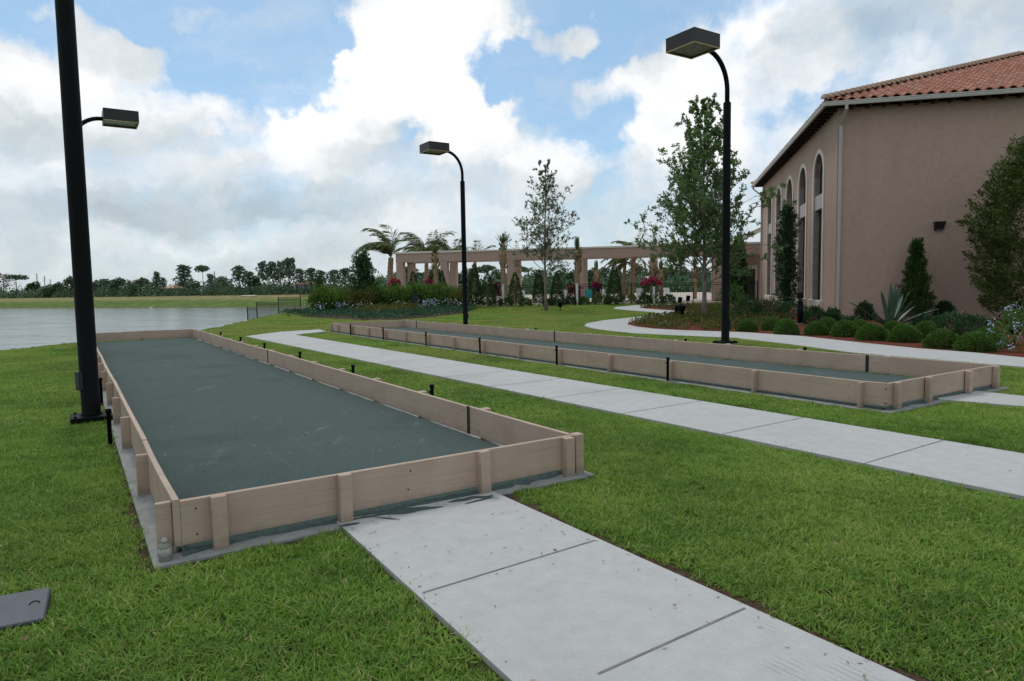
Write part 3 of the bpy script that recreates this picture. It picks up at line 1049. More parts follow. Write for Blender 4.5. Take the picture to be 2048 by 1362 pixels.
# winding path
OUT = [(2300, 757), (2048, 737), (1912, 725.6), (1796, 716), (1698, 707), (1581, 690.5), (1464, 677), (1345, 672), (1267, 668), (1203, 661), (1180, 656.5), (1169, 653), (1173, 648.4),
       (1208, 641.6), (1267, 635.7), (1318, 629), (1306, 625), (1267, 622), (1240, 619.7), (1226, 617.7), (1232, 615), (1267, 611.5), (1316, 609.3), (1390, 607.6)]
INN = [(2300, 738), (2048, 718), (1951, 708), (1835, 699), (1718, 687), (1601, 674), (1484, 666), (1365, 662), (1310, 659), (1275, 655), (1256, 650.5), (1254, 648.5), (1267, 642.5),
       (1306, 636), (1355, 632), (1389, 628.5), (1380, 625), (1326, 620.5), (1290, 618), (1278, 616), (1287, 613), (1326, 610.9), (1390, 609)]
OUTW = [ground(*q) for q in OUT]
INNW = [ground(*q) for q in INN]
PATH4 = [p[:2] for p in OUTW] + [p[:2] for p in reversed(INNW)]
slab('path', PATH4, 'winding concrete path between the lawn and the planting bed')
# mulch bed along the building
KX = np.array([14.05, 29.56])
NV = np.array([0.222, 0.975])
NV /= np.linalg.norm(NV)
FDV = np.array([NV[1], -NV[0]])
BED = [p[:2] for p in INNW] + [np.array([14.0, 50.5]), KX + NV * 21, KX + FDV * 0.1, KX + FDV * 16]
BEDIN = list(BED)


def sheet(name, pts, m, label, z):
    mb_ = MB()
    P = [(float(p[0]), float(p[1])) for p in pts]
    n = len(P)
    tri = tessellate_polygon([[Vector((*p, 0)) for p in P]])
    V = [(*p, float(height(*p)) + z) for p in P]
    Fc = []
    for tr in tri:
        a, b, c = (Vector((*P[i], 0)) for i in tr)
        Fc.append(tuple(tr) if (b - a).cross(c - a).z > 0 else tuple(reversed(tr)))
    mb_.add(V, Fc)
    o = mb_.build(name, m)
    return tag(o, label, kind='structure')


sheet('mulch_bed', BED, M['mulch'], 'red mulch bed between the winding path and the clubhouse', 0.010)
HB = [(560, 629), (600, 633), (650, 637), (740, 641), (830, 638), (890, 631), (930, 625), (955, 617), (975, 611), (1010, 609)]
HBW = [ground(*q)[:2] for q in HB]
BED2 = HBW + [np.array([-1.5, 56.5]), np.array([-16.5, 54.5])]
sheet('mulch_bed', BED2, M['dirt'], 'brown soil bed under the hedge and flowers left of the middle lamp post', 0.012)

FENCE_Z = 0.25
FR = np.array([18.3, 50.6])             # right end of the pool fence, at the clubhouse
FL = FR - FDV * 30.0                    # left end
DECK = [FR + NV * 0.4, FR + NV * 70, FL + NV * 70 + np.array([-2, 0]), FL + NV * 0.4]
mb = MB()
mb.poly([tuple(p) for p in DECK], -0.2, 0.28)
tag(mb.build('pool_deck', M['deck']), 'pale pool deck behind the black fence', kind='structure')


def strip(p0, p1, w0, w1, m, label, z):
    p0, p1 = np.array(p0[:2], float), np.array(p1[:2], float)
    d = (p1 - p0) / np.linalg.norm(p1 - p0)
    nr = np.array([d[1], -d[0]])
    n = max(6, int(np.linalg.norm(p1 - p0) / 0.09))
    rs = np.random.default_rng(int(abs(p0[0]) * 100) + 3)
    A = [p0 + (p1 - p0) * k / n + nr * (w0 + 0.0) for k in range(n + 1)]
    B_ = [p0 + (p1 - p0) * k / n + nr * (w1 * (0.8 + 0.25 * math.sin(k * 0.5) * math.sin(k * 0.23 + 1)) + 0.012 * rs.standard_normal()) for k in range(n + 1)]
    return sheet('soil_edge', A + B_[::-1], m, label, z)


strip(A1, B1, -0.03, -0.115, M['dirt'], 'dark soil edge along the right side of the near path', 0.007) if np.cross(B1 - A1, A0 - A1) < 0 else strip(A1, B1, 0.03, 0.115, M['dirt'], 'dark soil edge along the right side of the near path', 0.007)
strip(court_xy(C1, -0.165, -0.17), court_xy(C1, -0.165, 6.0), -0.02, -0.09, M['dirt'], 'brown mulch edge along the left side of the near court footing', 0.007)
strip(f1, f0, 0.0, 0.10, M['dirt'], 'soil edge along the far side of the long path', 0.007)


def inside(px, py, poly):
    px = np.asarray(px)
    py = np.asarray(py)
    r = np.zeros(px.shape, bool)
    n = len(poly)
    for i in range(n):
        x0, y0 = poly[i]
        x1, y1 = poly[(i + 1) % n]
        c = ((y0 > py) != (y1 > py))
        with np.errstate(divide='ignore', invalid='ignore'):
            r ^= c & (px < (x1 - x0) * (py - y0) / (y1 - y0 + 1e-12) + x0)
    return r


def near_edge(px, py, poly, dist):
    r = np.zeros(np.shape(px), bool)
    n = len(poly)
    for i in range(n):
        ax, ay = poly[i]
        bx_, by_ = poly[(i + 1) % n]
        dx, dy = bx_ - ax, by_ - ay
        t_ = np.clip(((px - ax) * dx + (py - ay) * dy) / (dx * dx + dy * dy + 1e-12), 0, 1)
        r |= np.hypot(px - ax - t_ * dx, py - ay - t_ * dy) < dist
    return r


# ------------------------------------------------------------------ grass blades (instanced tufts)
def grass_material():
    m = bpy.data.materials.new('grass_blade')
    m.use_nodes = True
    t = NT(m.node_tree)
    out = t.new('ShaderNodeOutputMaterial')
    geo = t.new('ShaderNodeNewGeometry')
    pos = geo.outputs['Position']
    rnd = geo.outputs['Random Per Island']
    big = t.noise(pos, 0.55, 4, 0.6)
    mid = t.noise(pos, 3.2, 4, 0.65)
    f = t.math('ADD', t.math('MULTIPLY', rnd, 0.40), t.math('ADD', t.math('MULTIPLY', t.math('SUBTRACT', big, 0.5), 1.25), t.math('MULTIPLY', mid, 0.55)))
    c = t.ramp(f, [(0.08, (0.058, 0.136, 0.018)), (0.33, (0.130, 0.250, 0.034)), (0.57, (0.212, 0.345, 0.056)), (0.83, (0.345, 0.430, 0.105))])
    # dead straw blades
    dead = t.math('GREATER_THAN', t.math('FRACT', t.math('MULTIPLY', rnd, 37.7)), 0.93)
    c = t.mix(t.math('MULTIPLY', dead, 0.8), c, (0.42, 0.34, 0.16))
    # sparse, yellower turf in broad patches farther out
    dry = t.maprange(t.noise(pos, 0.22, 4, 0.6), 0.38, 0.62)
    sp = t.new('ShaderNodeSeparateXYZ')
    t.link(pos, sp.inputs[0])
    farther = t.maprange(sp.outputs[1], 6, 22)
    c = t.mix(t.math('MULTIPLY', t.math('MULTIPLY', dry, t.math('ADD', 0.22, t.math('MULTIPLY', farther, 0.78))), 0.55), c, (0.36, 0.32, 0.11))
    b = t.new('ShaderNodeBsdfPrincipled')
    t.link(c, b.inputs['Base Color'])
    b.inputs['Roughness'].default_value = 0.55
    b.inputs['Specular IOR Level'].default_value = 0.25
    tr = t.new('ShaderNodeBsdfTranslucent')
    t.link(t.mix(1.0, c, (1.1, 1.3, 0.7), 'MULTIPLY'), tr.inputs[0])
    mx = t.new('ShaderNodeMixShader')
    mx.inputs[0].default_value = 0.3
    t.link(b.outputs[0], mx.inputs[1])
    t.link(tr.outputs[0], mx.inputs[2])
    t.link(mx.outputs[0], out.inputs[0])
    return m


M['grass'] = grass_material()


def tuft_mesh(name, size, n, hmin, hmax, wid, seed, segs=2):
    r = np.random.default_rng(seed)
    bx_ = r.uniform(-size / 2, size / 2, n)
    by_ = r.uniform(-size / 2, size / 2, n)
    h = r.uniform(hmin, hmax, n)
    a = r.uniform(0, 2 * np.pi, n)
    lean = r.uniform(0.2, 1.5, n) * h
    dx, dy = np.cos(a), np.sin(a)
    px, py = -np.sin(a + r.uniform(-.6, .6, n)), np.cos(a + r.uniform(-.6, .6, n))
    wv_ = wid * r.uniform(0.6, 1.2, n)
    V = np.zeros((n, 2 * segs + 1, 3))
    for s in range(segs + 1):
        f = s / segs
        cx = bx_ + dx * lean * f ** 1.7
        cy = by_ + dy * lean * f ** 1.7
        cz = h * (f - 0.22 * f * f * (lean / np.maximum(h, 1e-6)))
        if s < segs:
            k = wv_ * (1 - 0.35 * f) * 0.5
            V[:, 2 * s] = np.stack([cx - px * k, cy - py * k, cz], 1)
            V[:, 2 * s + 1] = np.stack([cx + px * k, cy + py * k, cz], 1)
        else:
            V[:, 2 * s] = np.stack([cx, cy, cz], 1)
    nv = 2 * segs + 1
    base = np.arange(n)[:, None] * nv
    Fs = []
    for s in range(segs - 1):
        Fs.append(base + np.array([2 * s, 2 * s + 1, 2 * s + 3])[None])
        Fs.append(base + np.array([2 * s, 2 * s + 3, 2 * s + 2])[None])
    Fs.append(base + np.array([2 * segs - 2, 2 * segs - 1, 2 * segs])[None])
    return mesh_np(name, V.reshape(-1, 3), np.concatenate(Fs), M['grass'])


TUFTS = bpy.data.collections.new('grass_tufts')
for k in range(5):
    TUFTS.objects.link(bpy.data.objects.new('tuft_a%d' % k, tuft_mesh('tuft_a%d' % k, 0.15, 105, 0.018, 0.052, 0.0085, 10 + k)))
for k in range(4):
    TUFTS.objects.link(bpy.data.objects.new('tuft_b%d' % k, tuft_mesh('tuft_b%d' % k, 0.34, 230, 0.025, 0.055, 0.016, 30 + k)))
for k in range(3):
    TUFTS.objects.link(bpy.data.objects.new('tuft_c%d' % k, tuft_mesh('tuft_c%d' % k, 0.8, 380, 0.03, 0.06, 0.036, 50 + k)))


def court_poly(c, e):
    return [court_xy(c, -e, -e), court_xy(c, c['W'] + e, -e), court_xy(c, c['W'] + e, c['L'] + e), court_xy(c, -e, c['L'] + e)]


SOLIDS = [([tuple(A1), tuple(B1), tuple(B1 + 0.01 * dr), tuple(A1 + 0.01 * dl)], 0.085), ([tuple(p) for p in PATH1], 0.03), ([tuple(p) for p in PATH2], 0.05), ([tuple(p) for p in PATH3], 0.04), ([tuple(p) for p in PATH4], 0.05),
          ([tuple(p) for p in BED], 0.05), ([tuple(p) for p in BED2], 0.1), (court_poly(C1, 0.17), 0.03), (court_poly(C2, 0.17), 0.03)]
PLATE_C = np.array([-5.50, 8.76])


def grass_points(y0, y1, step, jit, margin_extra):
    xs = np.arange(-16.5, 26, step)
    ys = np.arange(y0, y1, step)
    Xg, Yg = np.meshgrid(xs, ys)
    x = Xg.ravel() + RNG.uniform(-jit, jit, Xg.size)
    y = Yg.ravel() + RNG.uniform(-jit, jit, Xg.size)
    ok = (np.abs(x / np.maximum(y, 0.3)) < 0.80) & (crest_dist(x, y) < 1.5)
    x, y = x[ok], y[ok]
    bad = np.zeros(x.shape, bool)
    for poly, mg in SOLIDS:
        bad |= inside(x, y, poly) | near_edge(x, y, poly, mg + margin_extra)
    d = (x - PLATE_C[0]) * EV[0] + (y - PLATE_C[1]) * EV[1]
    d2 = (x - PLATE_C[0]) * GV[0] + (y - PLATE_C[1]) * GV[1]
    bad |= (np.abs(d) < 0.24) & (np.abs(d2) < 0.24)
    bad |= (x > KX[0] + 0 * y) & inside(x, y, [tuple(KX), tuple(KX + FDV * 30), tuple(KX + FDV * 30 + NV * 30), tuple(KX + NV * 30)])
    bad |= inside(x, y, [tuple(p) for p in DECK])
    return x[~bad], y[~bad]


PTS, ROT, SCL, IDX = [], [], [], []


def emit(x, y, lo, hi, smin, smax):
    n = len(x)
    PTS.append(np.stack([x, y, height(x, y) - 0.002], 1))
    ROT.append(RNG.uniform(0, 2 * np.pi, n))
    SCL.append(RNG.uniform(smin, smax, n))
    IDX.append(RNG.integers(lo, hi, n))


x, y = grass_points(1.6, 8.5, 0.082, 0.05, 0.025)
emit(x, y, 0, 5, 0.75, 1.25)
x, y = grass_points(8.5, 20, 0.20, 0.10, 0.13)
emit(x, y, 5, 9, 0.75, 1.15)
x, y = grass_points(20, 49, 0.50, 0.2, 0.35)
emit(x, y, 9, 12, 0.7, 1.1)
# small tufts close to hard edges farther out
x, y = grass_points(8.5, 26, 0.13, 0.06, 0.06)
m_ = np.zeros(x.shape, bool)
for poly, mg in SOLIDS:
    m_ |= near_edge(x, y, poly, 0.42)
emit(x[m_], y[m_], 0, 5, 0.9, 1.4)
P = np.concatenate(PTS)
gme = bpy.data.meshes.new('grass')
gme.vertices.add(len(P))
gme.vertices.foreach_set('co', P.astype(np.float32).ravel())
for nm, arr, ty in (('rot', np.concatenate(ROT), 'FLOAT'), ('scl', np.concatenate(SCL), 'FLOAT'), ('idx', np.concatenate(IDX), 'INT')):
    a_ = gme.attributes.new(nm, ty, 'POINT')
    a_.data.foreach_set('value', arr.astype(np.float32 if ty == 'FLOAT' else np.int32))
gme.materials.append(M['grass'])
grass = link('grass', gme)
tag(grass, 'mown green lawn grass around the courts and paths', 'grass', kind='stuff')
ng = bpy.data.node_groups.new('scatter_grass', 'GeometryNodeTree')
ng.interface.new_socket('Geometry', in_out='INPUT', socket_type='NodeSocketGeometry')
ng.interface.new_socket('Geometry', in_out='OUTPUT', socket_type='NodeSocketGeometry')
gi = ng.nodes.new('NodeGroupInput')
go = ng.nodes.new('NodeGroupOutput')
iop = ng.nodes.new('GeometryNodeInstanceOnPoints')
ci = ng.nodes.new('GeometryNodeCollectionInfo')
ci.inputs['Collection'].default_value = TUFTS
ci.inputs['Separate Children'].default_value = True
ci.inputs['Reset Children'].default_value = True


def nattr(nm, ty):
    a_ = ng.nodes.new('GeometryNodeInputNamedAttribute')
    a_.data_type = ty
    a_.inputs['Name'].default_value = nm
    return a_.outputs['Attribute']


cx_ = ng.nodes.new('ShaderNodeCombineXYZ')
ng.links.new(nattr('rot', 'FLOAT'), cx_.inputs[2])
ng.links.new(gi.outputs[0], iop.inputs['Points'])
ng.links.new(ci.outputs[0], iop.inputs['Instance'])
iop.inputs['Pick Instance'].default_value = True
ng.links.new(nattr('idx', 'INT'), iop.inputs['Instance Index'])
ng.links.new(cx_.outputs[0], iop.inputs['Rotation'])
ng.links.new(nattr('scl', 'FLOAT'), iop.inputs['Scale'])
ng.links.new(iop.outputs[0], go.inputs[0])
gmod = grass.modifiers.new('scatter', 'NODES')
gmod.node_group = ng

# ------------------------------------------------------------------ lamp posts
def lamp_post(loc, label, sgn, box_side):
    """sgn +1: arm reaches along +e (court cross axis), -1: along -e"""
    root = empty('lamp_post', loc, YAW, label, 'lamp post', 'tall black lamp posts along the courts')
    m = MB()
    m.box((-0.235, -0.235, -0.08), (0.235, 0.235, 0.085), bev=0.01)
    for sx in (-1, 1):
        for sy in (-1, 1):
            m.lathe([(0.016, 0.085), (0.016, 0.105), (0.0, 0.106)], 6, loc=(0.18 * sx, 0.18 * sy, 0))
    m.build('base_plate', M['black_metal'], root)
    m = MB()
    m.lathe([(0.125, 0.08), (0.118, 0.10), (0.108, 0.115), (0.106, 3.0), (0.102, 6.45), (0.095, 6.47), (0.07, 6.475)], 24)
    m.build('pole', M['black_metal'], root)
    m = MB()
    a = Matrix.Rotation(math.radians(box_side), 4, 'Z')
    m.box((0.09, -0.06, 0.42), (0.145, 0.06, 0.66), bev=0.008, mat=a)
    m.build('service_box', M['dark_green_metal'], root)
    m = MB()
    pts = [(0, 0, 6.45), (0, 0, 6.78)]
    for k in range(1, 13):
        an = math.pi / 2 * k / 12
        pts.append((sgn * 0.82 * (1 - math.cos(an)), 0, 6.78 + 0.94 * math.sin(an)))
    pts.append((sgn * 0.90, 0, 7.72))
    m.tube(pts, 0.062, 14)
    m.lathe([(0.098, 6.46), (0.098, 6.485), (0.07, 6.50)], 24)
    m.build('arm', M['black_metal'], root)
    cx = sgn * (0.86 + 0.475)
    head = MB()
    h0, h1, hw = 7.62, 7.94, 0.475
    # open bottomed shoebox: four walls, top, inner ceiling
    tk = 0.02
    head.box((cx - hw, -hw, h0), (cx - hw + tk, hw, h1))
    head.box((cx + hw - tk, -hw, h0), (cx + hw, hw, h1))
    head.box((cx - hw + tk, -hw, h0), (cx + hw - tk, -hw + tk, h1))
    head.box((cx - hw + tk, hw - tk, h0), (cx + hw - tk, hw, h1))
    head.box((cx - hw - 0.002, -hw - 0.002, h1), (cx + hw + 0.002, hw + 0.002, h1 + 0.02), bev=0.004)
    ho = head.build('lamp_head', M['bronze'], root)
    m = MB()
    for (a0, a1) in (((cx - hw, -hw), (cx + hw, -hw + 0.035)), ((cx - hw, hw - 0.035), (cx + hw, hw)), ((cx - hw, -hw + 0.035), (cx - hw + 0.035, hw - 0.035)), ((cx + hw - 0.035, -hw + 0.035), (cx + hw, hw - 0.035))):
        m.box((*a0, h0 - 0.022), (*a1, h0 - 0.001))
    m.build('trim_ring', M['brass'], ho)
    m = MB()
    m.box((cx - hw + 0.03, -hw + 0.03, h0 + 0.03), (cx + hw - 0.03, hw - 0.03, h0 + 0.045))
    m.build('lens', M['lens'], ho)
    return root


lamp_post((-5.50, 8.76, 0.0), 'nearest black lamp post, cut off by the top of the photo, on a square base', 1, 200)
lamp_post((5.86, 18.6, 0.0), 'lamp post before the young tree, its square lamp head seen corner on', -1, -40)
lamp_post((-2.07, 30.38, -0.14), 'middle lamp post standing by the flower bed, its head reaching left', -1, -40)
lamp_post((-13.2, 20.9, -0.70), 'lamp post mostly hidden behind the nearest one, its head reaching right', 1, 200)

# flat grey box lid lying in the near grass at lower left
p0, p1 = at(0, 1206, 0.05)[:2], at(103, 1187, 0.05)[:2]
q0 = at(0, 1247, 0.05)[:2]
ux = (p1 - p0) / np.linalg.norm(p1 - p0)
dn = np.array([ux[1], -ux[0]])
wd = abs(np.dot(q0 - p0, dn))
LID_T = math.radians(13)
lid = empty('valve_box', (*(p1 + dn * wd / 2 - ux * 0.28), 0.0), math.atan2(ux[1], ux[0]), 'slate grey valve box lid in the grass at the lower left corner', 'valve box')
m = MB()
m.box((-0.28, -wd / 2, -0.05), (0.28, wd / 2, 0.052), bev=0.006)
m.build('lid', M['slate'], lid)
m = MB()
m.tube([(0.225 + 0.022 * math.cos(a), 0.005 + 0.02 * math.sin(a), 0.054) for a in np.linspace(-0.1, math.pi + 0.1, 12)], 0.003, 6)
m.build('pull_slot', M['dark_joint'], lid)
m = MB()
for k in range(7):
    m.box((-0.21, -0.045 + k * 0.013, 0.0522), (0.0, -0.041 + k * 0.013, 0.0545))
m.build('ribs', M['dark_joint'], lid)

lid.rotation_euler = (LID_T, 0, math.atan2(ux[1], ux[0]))
lid.location.z = 0.015

# ------------------------------------------------------------------ clubhouse
BYAW = math.atan2(FDV[1], FDV[0])                # local x = along the front wall, local y = along the window wall
FW_L, LW_L, WH = 26.0, 23.4, 9.02
bld = empty('clubhouse', (*KX, 0), BYAW, 'tan stucco clubhouse with arched windows and a terracotta tile roof', 'clubhouse')
WINS = [3.52, 7.44, 11.40, 15.36, 19.28]
HWO, ZTOP, ZSP, ZAB, ZLT, ZSILL = 1.02, 7.76, 6.74, 5.84, 5.15, 0.81      # opening half width, arch top, spring, arch pane bottom, lower pane top, sill
FRM = 0.21
NARC = 14


def arch_pts(c, hw, zs, rise, n=NARC):
    return [(c - hw * math.cos(math.pi * k / n), zs + rise * math.sin(math.pi * k / n)) for k in range(n + 1)]


# left wall (plane x=0, outward -x) as strips with real openings; front wall plain
m = MB()
WT = 0.32
edges = [0.0]
for c in WINS:
    edges += [c - HWO, c + HWO]
edges.append(LW_L)
for k in range(0, len(edges) - 1, 2):            # solid piers
    m.box((0, edges[k], -0.3), (WT, edges[k + 1], WH))
for c in WINS:
    m.box((0, c - HWO, -0.3), (WT, c + HWO, ZSILL))
    ap = arch_pts(c, HWO, ZSP, ZTOP - ZSP)
    n = len(ap)
    V = [(0, p[0], p[1]) for p in ap] + [(0, p[0], WH) for p in ap] + [(WT, p[0], p[1]) for p in ap] + [(WT, p[0], WH) for p in ap]
    Fc = []
    for i in range(n - 1):
        Fc.append((i + 1, i, n + i, n + i + 1))
        Fc.append((2 * n + i, 2 * n + i + 1, 3 * n + i + 1, 3 * n + i))
        Fc.append((i, i + 1, 2 * n + i + 1, 2 * n + i))
    m.add(V, Fc)
m.box((WT, 0.0, -0.3), (FW_L, 0.32, WH))
m.box((WT, LW_L - 0.32, -0.3), (FW_L, LW_L, WH))
m.box((FW_L - 0.32, 0.32, -0.3), (FW_L, LW_L - 0.32, WH))
m.build('wall', M['stucco'], bld)
m = MB()
m.box((WT + 1.6, 0.4, 0.02), (WT + 1.65, LW_L - 0.4, WH - 0.2))
m.box((WT + 0.01, 0.4, 0.0), (WT + 1.6, LW_L - 0.4, 0.02))
m.build('inner_partition', M['interior'], bld)

for c in WINS:
    fr = MB()
    # cream surround standing 6 cm proud of the stucco
    ap = arch_pts(c, HWO, ZSP, ZTOP - ZSP)
    ao = arch_pts(c, HWO + FRM, ZSP, ZTOP - ZSP + FRM)
    path_i = [(c - HWO, ZSILL)] + ap + [(c + HWO, ZSILL)]
    path_o = [(c - HWO - FRM, ZSILL)] + ao + [(c + HWO + FRM, ZSILL)]
    n = len(path_i)
    V = []
    for xx in (-0.06, 0.30):
        V += [(xx, p[0], p[1]) for p in path_i]
    for xx in (-0.06, 0.002):
        V += [(xx, p[0], p[1]) for p in path_o]
    Fc = []
    for i in range(n - 1):
        Fc.append((i + 1, i, 2 * n + i, 2 * n + i + 1))         # front face
        Fc.append((i, i + 1, n + i + 1, n + i))                 # reveal
        Fc.append((2 * n + i + 1, 2 * n + i, 3 * n + i, 3 * n + i + 1))  # outer edge
    fr.add(V, Fc)
    fo = fr.build('window', M['trim'], bld)
    sl = MB()
    sl.box((-0.16, c - HWO - FRM - 0.10, 0.42), (0.26, c + HWO + FRM + 0.10, ZSILL), bev=0.02)
    sl.build('sill', M['trim'], fo)
    pn = MB()
    pn.box((0.03, c - HWO + 0.003, ZLT), (0.27, c + HWO - 0.003, ZAB), bev=0.01)
    pn.build('spandrel_panel', M['panel'], fo)
    ds = MB()
    for (z0, z1) in ((ZSILL + 0.003, ZLT - 0.003),):
        ds.box((0.24, c - HWO + 0.003, z0), (0.30, c - HWO + 0.07, z1))
        ds.box((0.24, c + HWO - 0.07, z0), (0.30, c + HWO - 0.003, z1))
        ds.box((0.24, c - HWO + 0.07, z0), (0.30, c + HWO - 0.07, z0 + 0.07))
        ds.box((0.24, c - HWO + 0.07, z1 - 0.07), (0.30, c + HWO - 0.07, z1))
        ds.box((0.245, c - 0.025, z0 + 0.07), (0.30, c + 0.025, z1 - 0.07))
        ds.box((0.245, c - HWO + 0.07, 2.3), (0.30, c - 0.025, 2.35))
        ds.box((0.245, c + 0.025, 2.3), (0.30, c + HWO - 0.07, 2.35))
    ai = arch_pts(c, HWO - 0.07, ZSP, ZTOP - ZSP - 0.07)
    aj = arch_pts(c, HWO - 0.003, ZSP, ZTOP - ZSP - 0.003)
    pi_ = [(c - HWO + 0.07, ZAB)] + ai + [(c + HWO - 0.07, ZAB)]
    po_ = [(c - HWO + 0.003, ZAB)] + aj + [(c + HWO - 0.003, ZAB)]
    n = len(pi_)
    V = [(0.24, *p) for p in pi_] + [(0.24, *p) for p in po_] + [(0.30, *p) for p in pi_]
    Fc = []
    for i in range(n - 1):
        Fc.append((i + 1, i, n + i, n + i + 1))
        Fc.append((i, i + 1, 2 * n + i + 1, 2 * n + i))
    ds.add(V, Fc)
    ds.box((0.245, c - HWO + 0.07, ZAB + 0.002), (0.30, c + HWO - 0.07, ZAB + 0.07))
    ds.box((0.245, c - 0.02, ZAB + 0.07), (0.30, c + 0.02, ZTOP - 0.08))
    ds.build('sash', M['dark_frame'], fo)
    gl = MB()
    gl.box((0.275, c - HWO + 0.07, ZSILL + 0.07), (0.285, c + HWO - 0.07, ZLT - 0.07))
    gl.build('pane', M['glass'], fo)
    gl = MB()
    V = [(0.28, *p) for p in pi_]
    gl.add(V, [tuple(range(len(V)))])
    gl.build('pane', M['glass'], fo)

# roof
OV = 0.62
EZ = 9.02
SL = 0.375
RX0, RY0 = -OV, -OV
RXL, RYL = FW_L + 2 * OV, LW_L + 2 * OV
HALF = RYL / 2
rj = np.random.default_rng(21)


def tiled_slope(origin, along, up, width, hip_l, hip_r, rise, rows_run, name_rng):
    """barrel tiles over a hipped slope; along/up are plan unit vectors; rise per plan metre"""
    tw, run = 0.42, 0.42
    ns = 8
    ncol = int(math.ceil(width / tw))
    nrow = int(math.ceil(rows_run / run))
    Vs, Fs, At = [], [], []
    o = np.array(origin, float)
    for r in range(nrow):
        s0, s1 = r * run - 0.05, min((r + 1) * run, rows_run)
        for c in range(ncol):
            u0, u1 = c * tw, (c + 1) * tw
            um = (u0 + u1) / 2
            lo, hi = max(0.0, s0) * hip_l, width - max(0.0, s0) * hip_r
            if u1 < lo - tw * 0.2 or u0 > hi + tw * 0.2:
                continue
            base = len(Vs)
            jit = name_rng.uniform(-0.008, 0.008)
            for (s, lift) in ((s0, 0.055), (s1, 0.012)):
                for k in range(ns + 1):
                    f = k / ns
                    u = u0 + tw * f
                    z = 0.105 * (math.sin(math.pi * min(f / 0.68, 1.0)) ** 0.8) if f < 0.68 else -0.012 * math.sin(math.pi * (f - 0.68) / 0.32)
                    lo_, hi_ = max(0.0, s) * hip_l, width - max(0.0, s) * hip_r
                    uu = min(max(u, lo_), hi_)
                    p = np.array([o[0] + along[0] * uu + up[0] * s, o[1] + along[1] * uu + up[1] * s, o[2] + s * rise + z + lift + jit])
                    Vs.append(p)
            # front lip
            lip = len(Vs)
            for k in range(ns + 1):
                p = Vs[base + k].copy()
                p[2] -= 0.045
                Vs.append(p)
            a = name_rng.uniform()
            for k in range(ns):
                Fs.append((base + k, base + k + 1, base + ns + 2 + k, base + ns + 1 + k))
                Fs.append((lip + k, lip + k + 1, base + k + 1, base + k))
                At += [a, a * 0.25]
    return Vs, Fs, At


cross = along_ok = None
VV, FF_, AA = [], [], []
for (org, al, up_, wd_, hl, hr) in (((RX0, RY0, EZ + 0.16), (1, 0), (0, 1), RXL, 1, 1), ((RX0, RY0 + RYL, EZ + 0.16), (0, -1), (1, 0), RYL, 1, 1)):
    v_, f_, a_ = tiled_slope(org, al, up_, wd_, hl, hr, SL, HALF, rj)
    b0 = len(VV)
    VV += v_
    FF_ += [tuple(b0 + i for i in q) for q in f_]
    AA += a_
rme = mesh_np('roof', VV, FF_, M['tile'], True)
at_ = rme.attributes.new('tile', 'FLOAT', 'FACE')
n_ok = len(rme.polygons)
at_.data.foreach_set('value', np.resize(np.array(AA, np.float32), n_ok))
roof = link('roof', rme, bld)
m = MB()     # roof deck closing the hip from below and behind
ap_ = (RX0 + HALF, RY0 + HALF, EZ + 0.15 + SL * HALF)
aq_ = (RX0 + RXL - HALF, RY0 + HALF, EZ + 0.15 + SL * HALF)
m.add([(RX0, RY0, EZ + 0.15), (RX0 + RXL, RY0, EZ + 0.15), (RX0 + RXL, RY0 + RYL, EZ + 0.15), (RX0, RY0 + RYL, EZ + 0.15), ap_, aq_],
      [(0, 1, 5, 4), (1, 2, 5), (2, 3, 4, 5), (3, 0, 4)])
m.build('roof_deck', mat('roof_felt', [(0.16, 0.06, 0.045), (0.20, 0.08, 0.06)], 3, 0.9), roof)
m = MB()     # sandy barrel caps along the hips and the ridge


def caps(p0, p1):
    p0, p1 = Vector(p0), Vector(p1)
    d = p1 - p0
    L = d.length
    d.normalize()
    side = Vector((d.y, -d.x, 0)).normalized()
    upv = side.cross(d)
    if upv.z < 0:
        upv = -upv
    n = int(L / 0.40)
    for k in range(n):
        a = p0 + d * (L * k / n) - d * 0.04
        b = p0 + d * (L * (k + 1) / n) + d * 0.01
        V, Fc = [], []
        for (q, r_, lf) in ((a, 0.20, 0.10), (b, 0.155, 0.055)):
            for j in range(9):
                an = math.pi * j / 8
                V.append(q + side * math.cos(an) * r_ + upv * (math.sin(an) * r_ * 0.85 + lf - 0.05))
        for j in range(8):
            Fc.append((j, j + 1, 9 + j + 1, 9 + j))
        Fc.append(tuple(range(8, -1, -1)))
        m.add(V, Fc, 0, True)


caps((RX0 - 0.02, RY0 - 0.02, EZ + 0.26), (ap_[0], ap_[1], ap_[2] + 0.12))
caps((RX0 - 0.02, RY0 + RYL + 0.02, EZ + 0.26), (ap_[0], ap_[1], ap_[2] + 0.12))
caps((ap_[0], ap_[1], ap_[2] + 0.13), (aq_[0], aq_[1], aq_[2] + 0.13))
m.build('ridge_cap', M['cap_tile'], roof)
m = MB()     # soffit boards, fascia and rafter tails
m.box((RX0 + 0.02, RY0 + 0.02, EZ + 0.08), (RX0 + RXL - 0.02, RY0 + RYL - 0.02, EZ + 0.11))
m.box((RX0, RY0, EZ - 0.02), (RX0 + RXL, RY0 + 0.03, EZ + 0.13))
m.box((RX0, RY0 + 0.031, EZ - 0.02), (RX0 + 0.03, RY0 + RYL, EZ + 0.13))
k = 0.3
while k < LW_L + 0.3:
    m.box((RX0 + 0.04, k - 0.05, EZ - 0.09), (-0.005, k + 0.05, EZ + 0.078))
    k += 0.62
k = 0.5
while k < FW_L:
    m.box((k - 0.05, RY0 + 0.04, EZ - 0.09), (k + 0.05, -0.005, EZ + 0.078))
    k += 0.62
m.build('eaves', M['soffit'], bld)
gt = MB()    # K style gutter along the two visible eaves


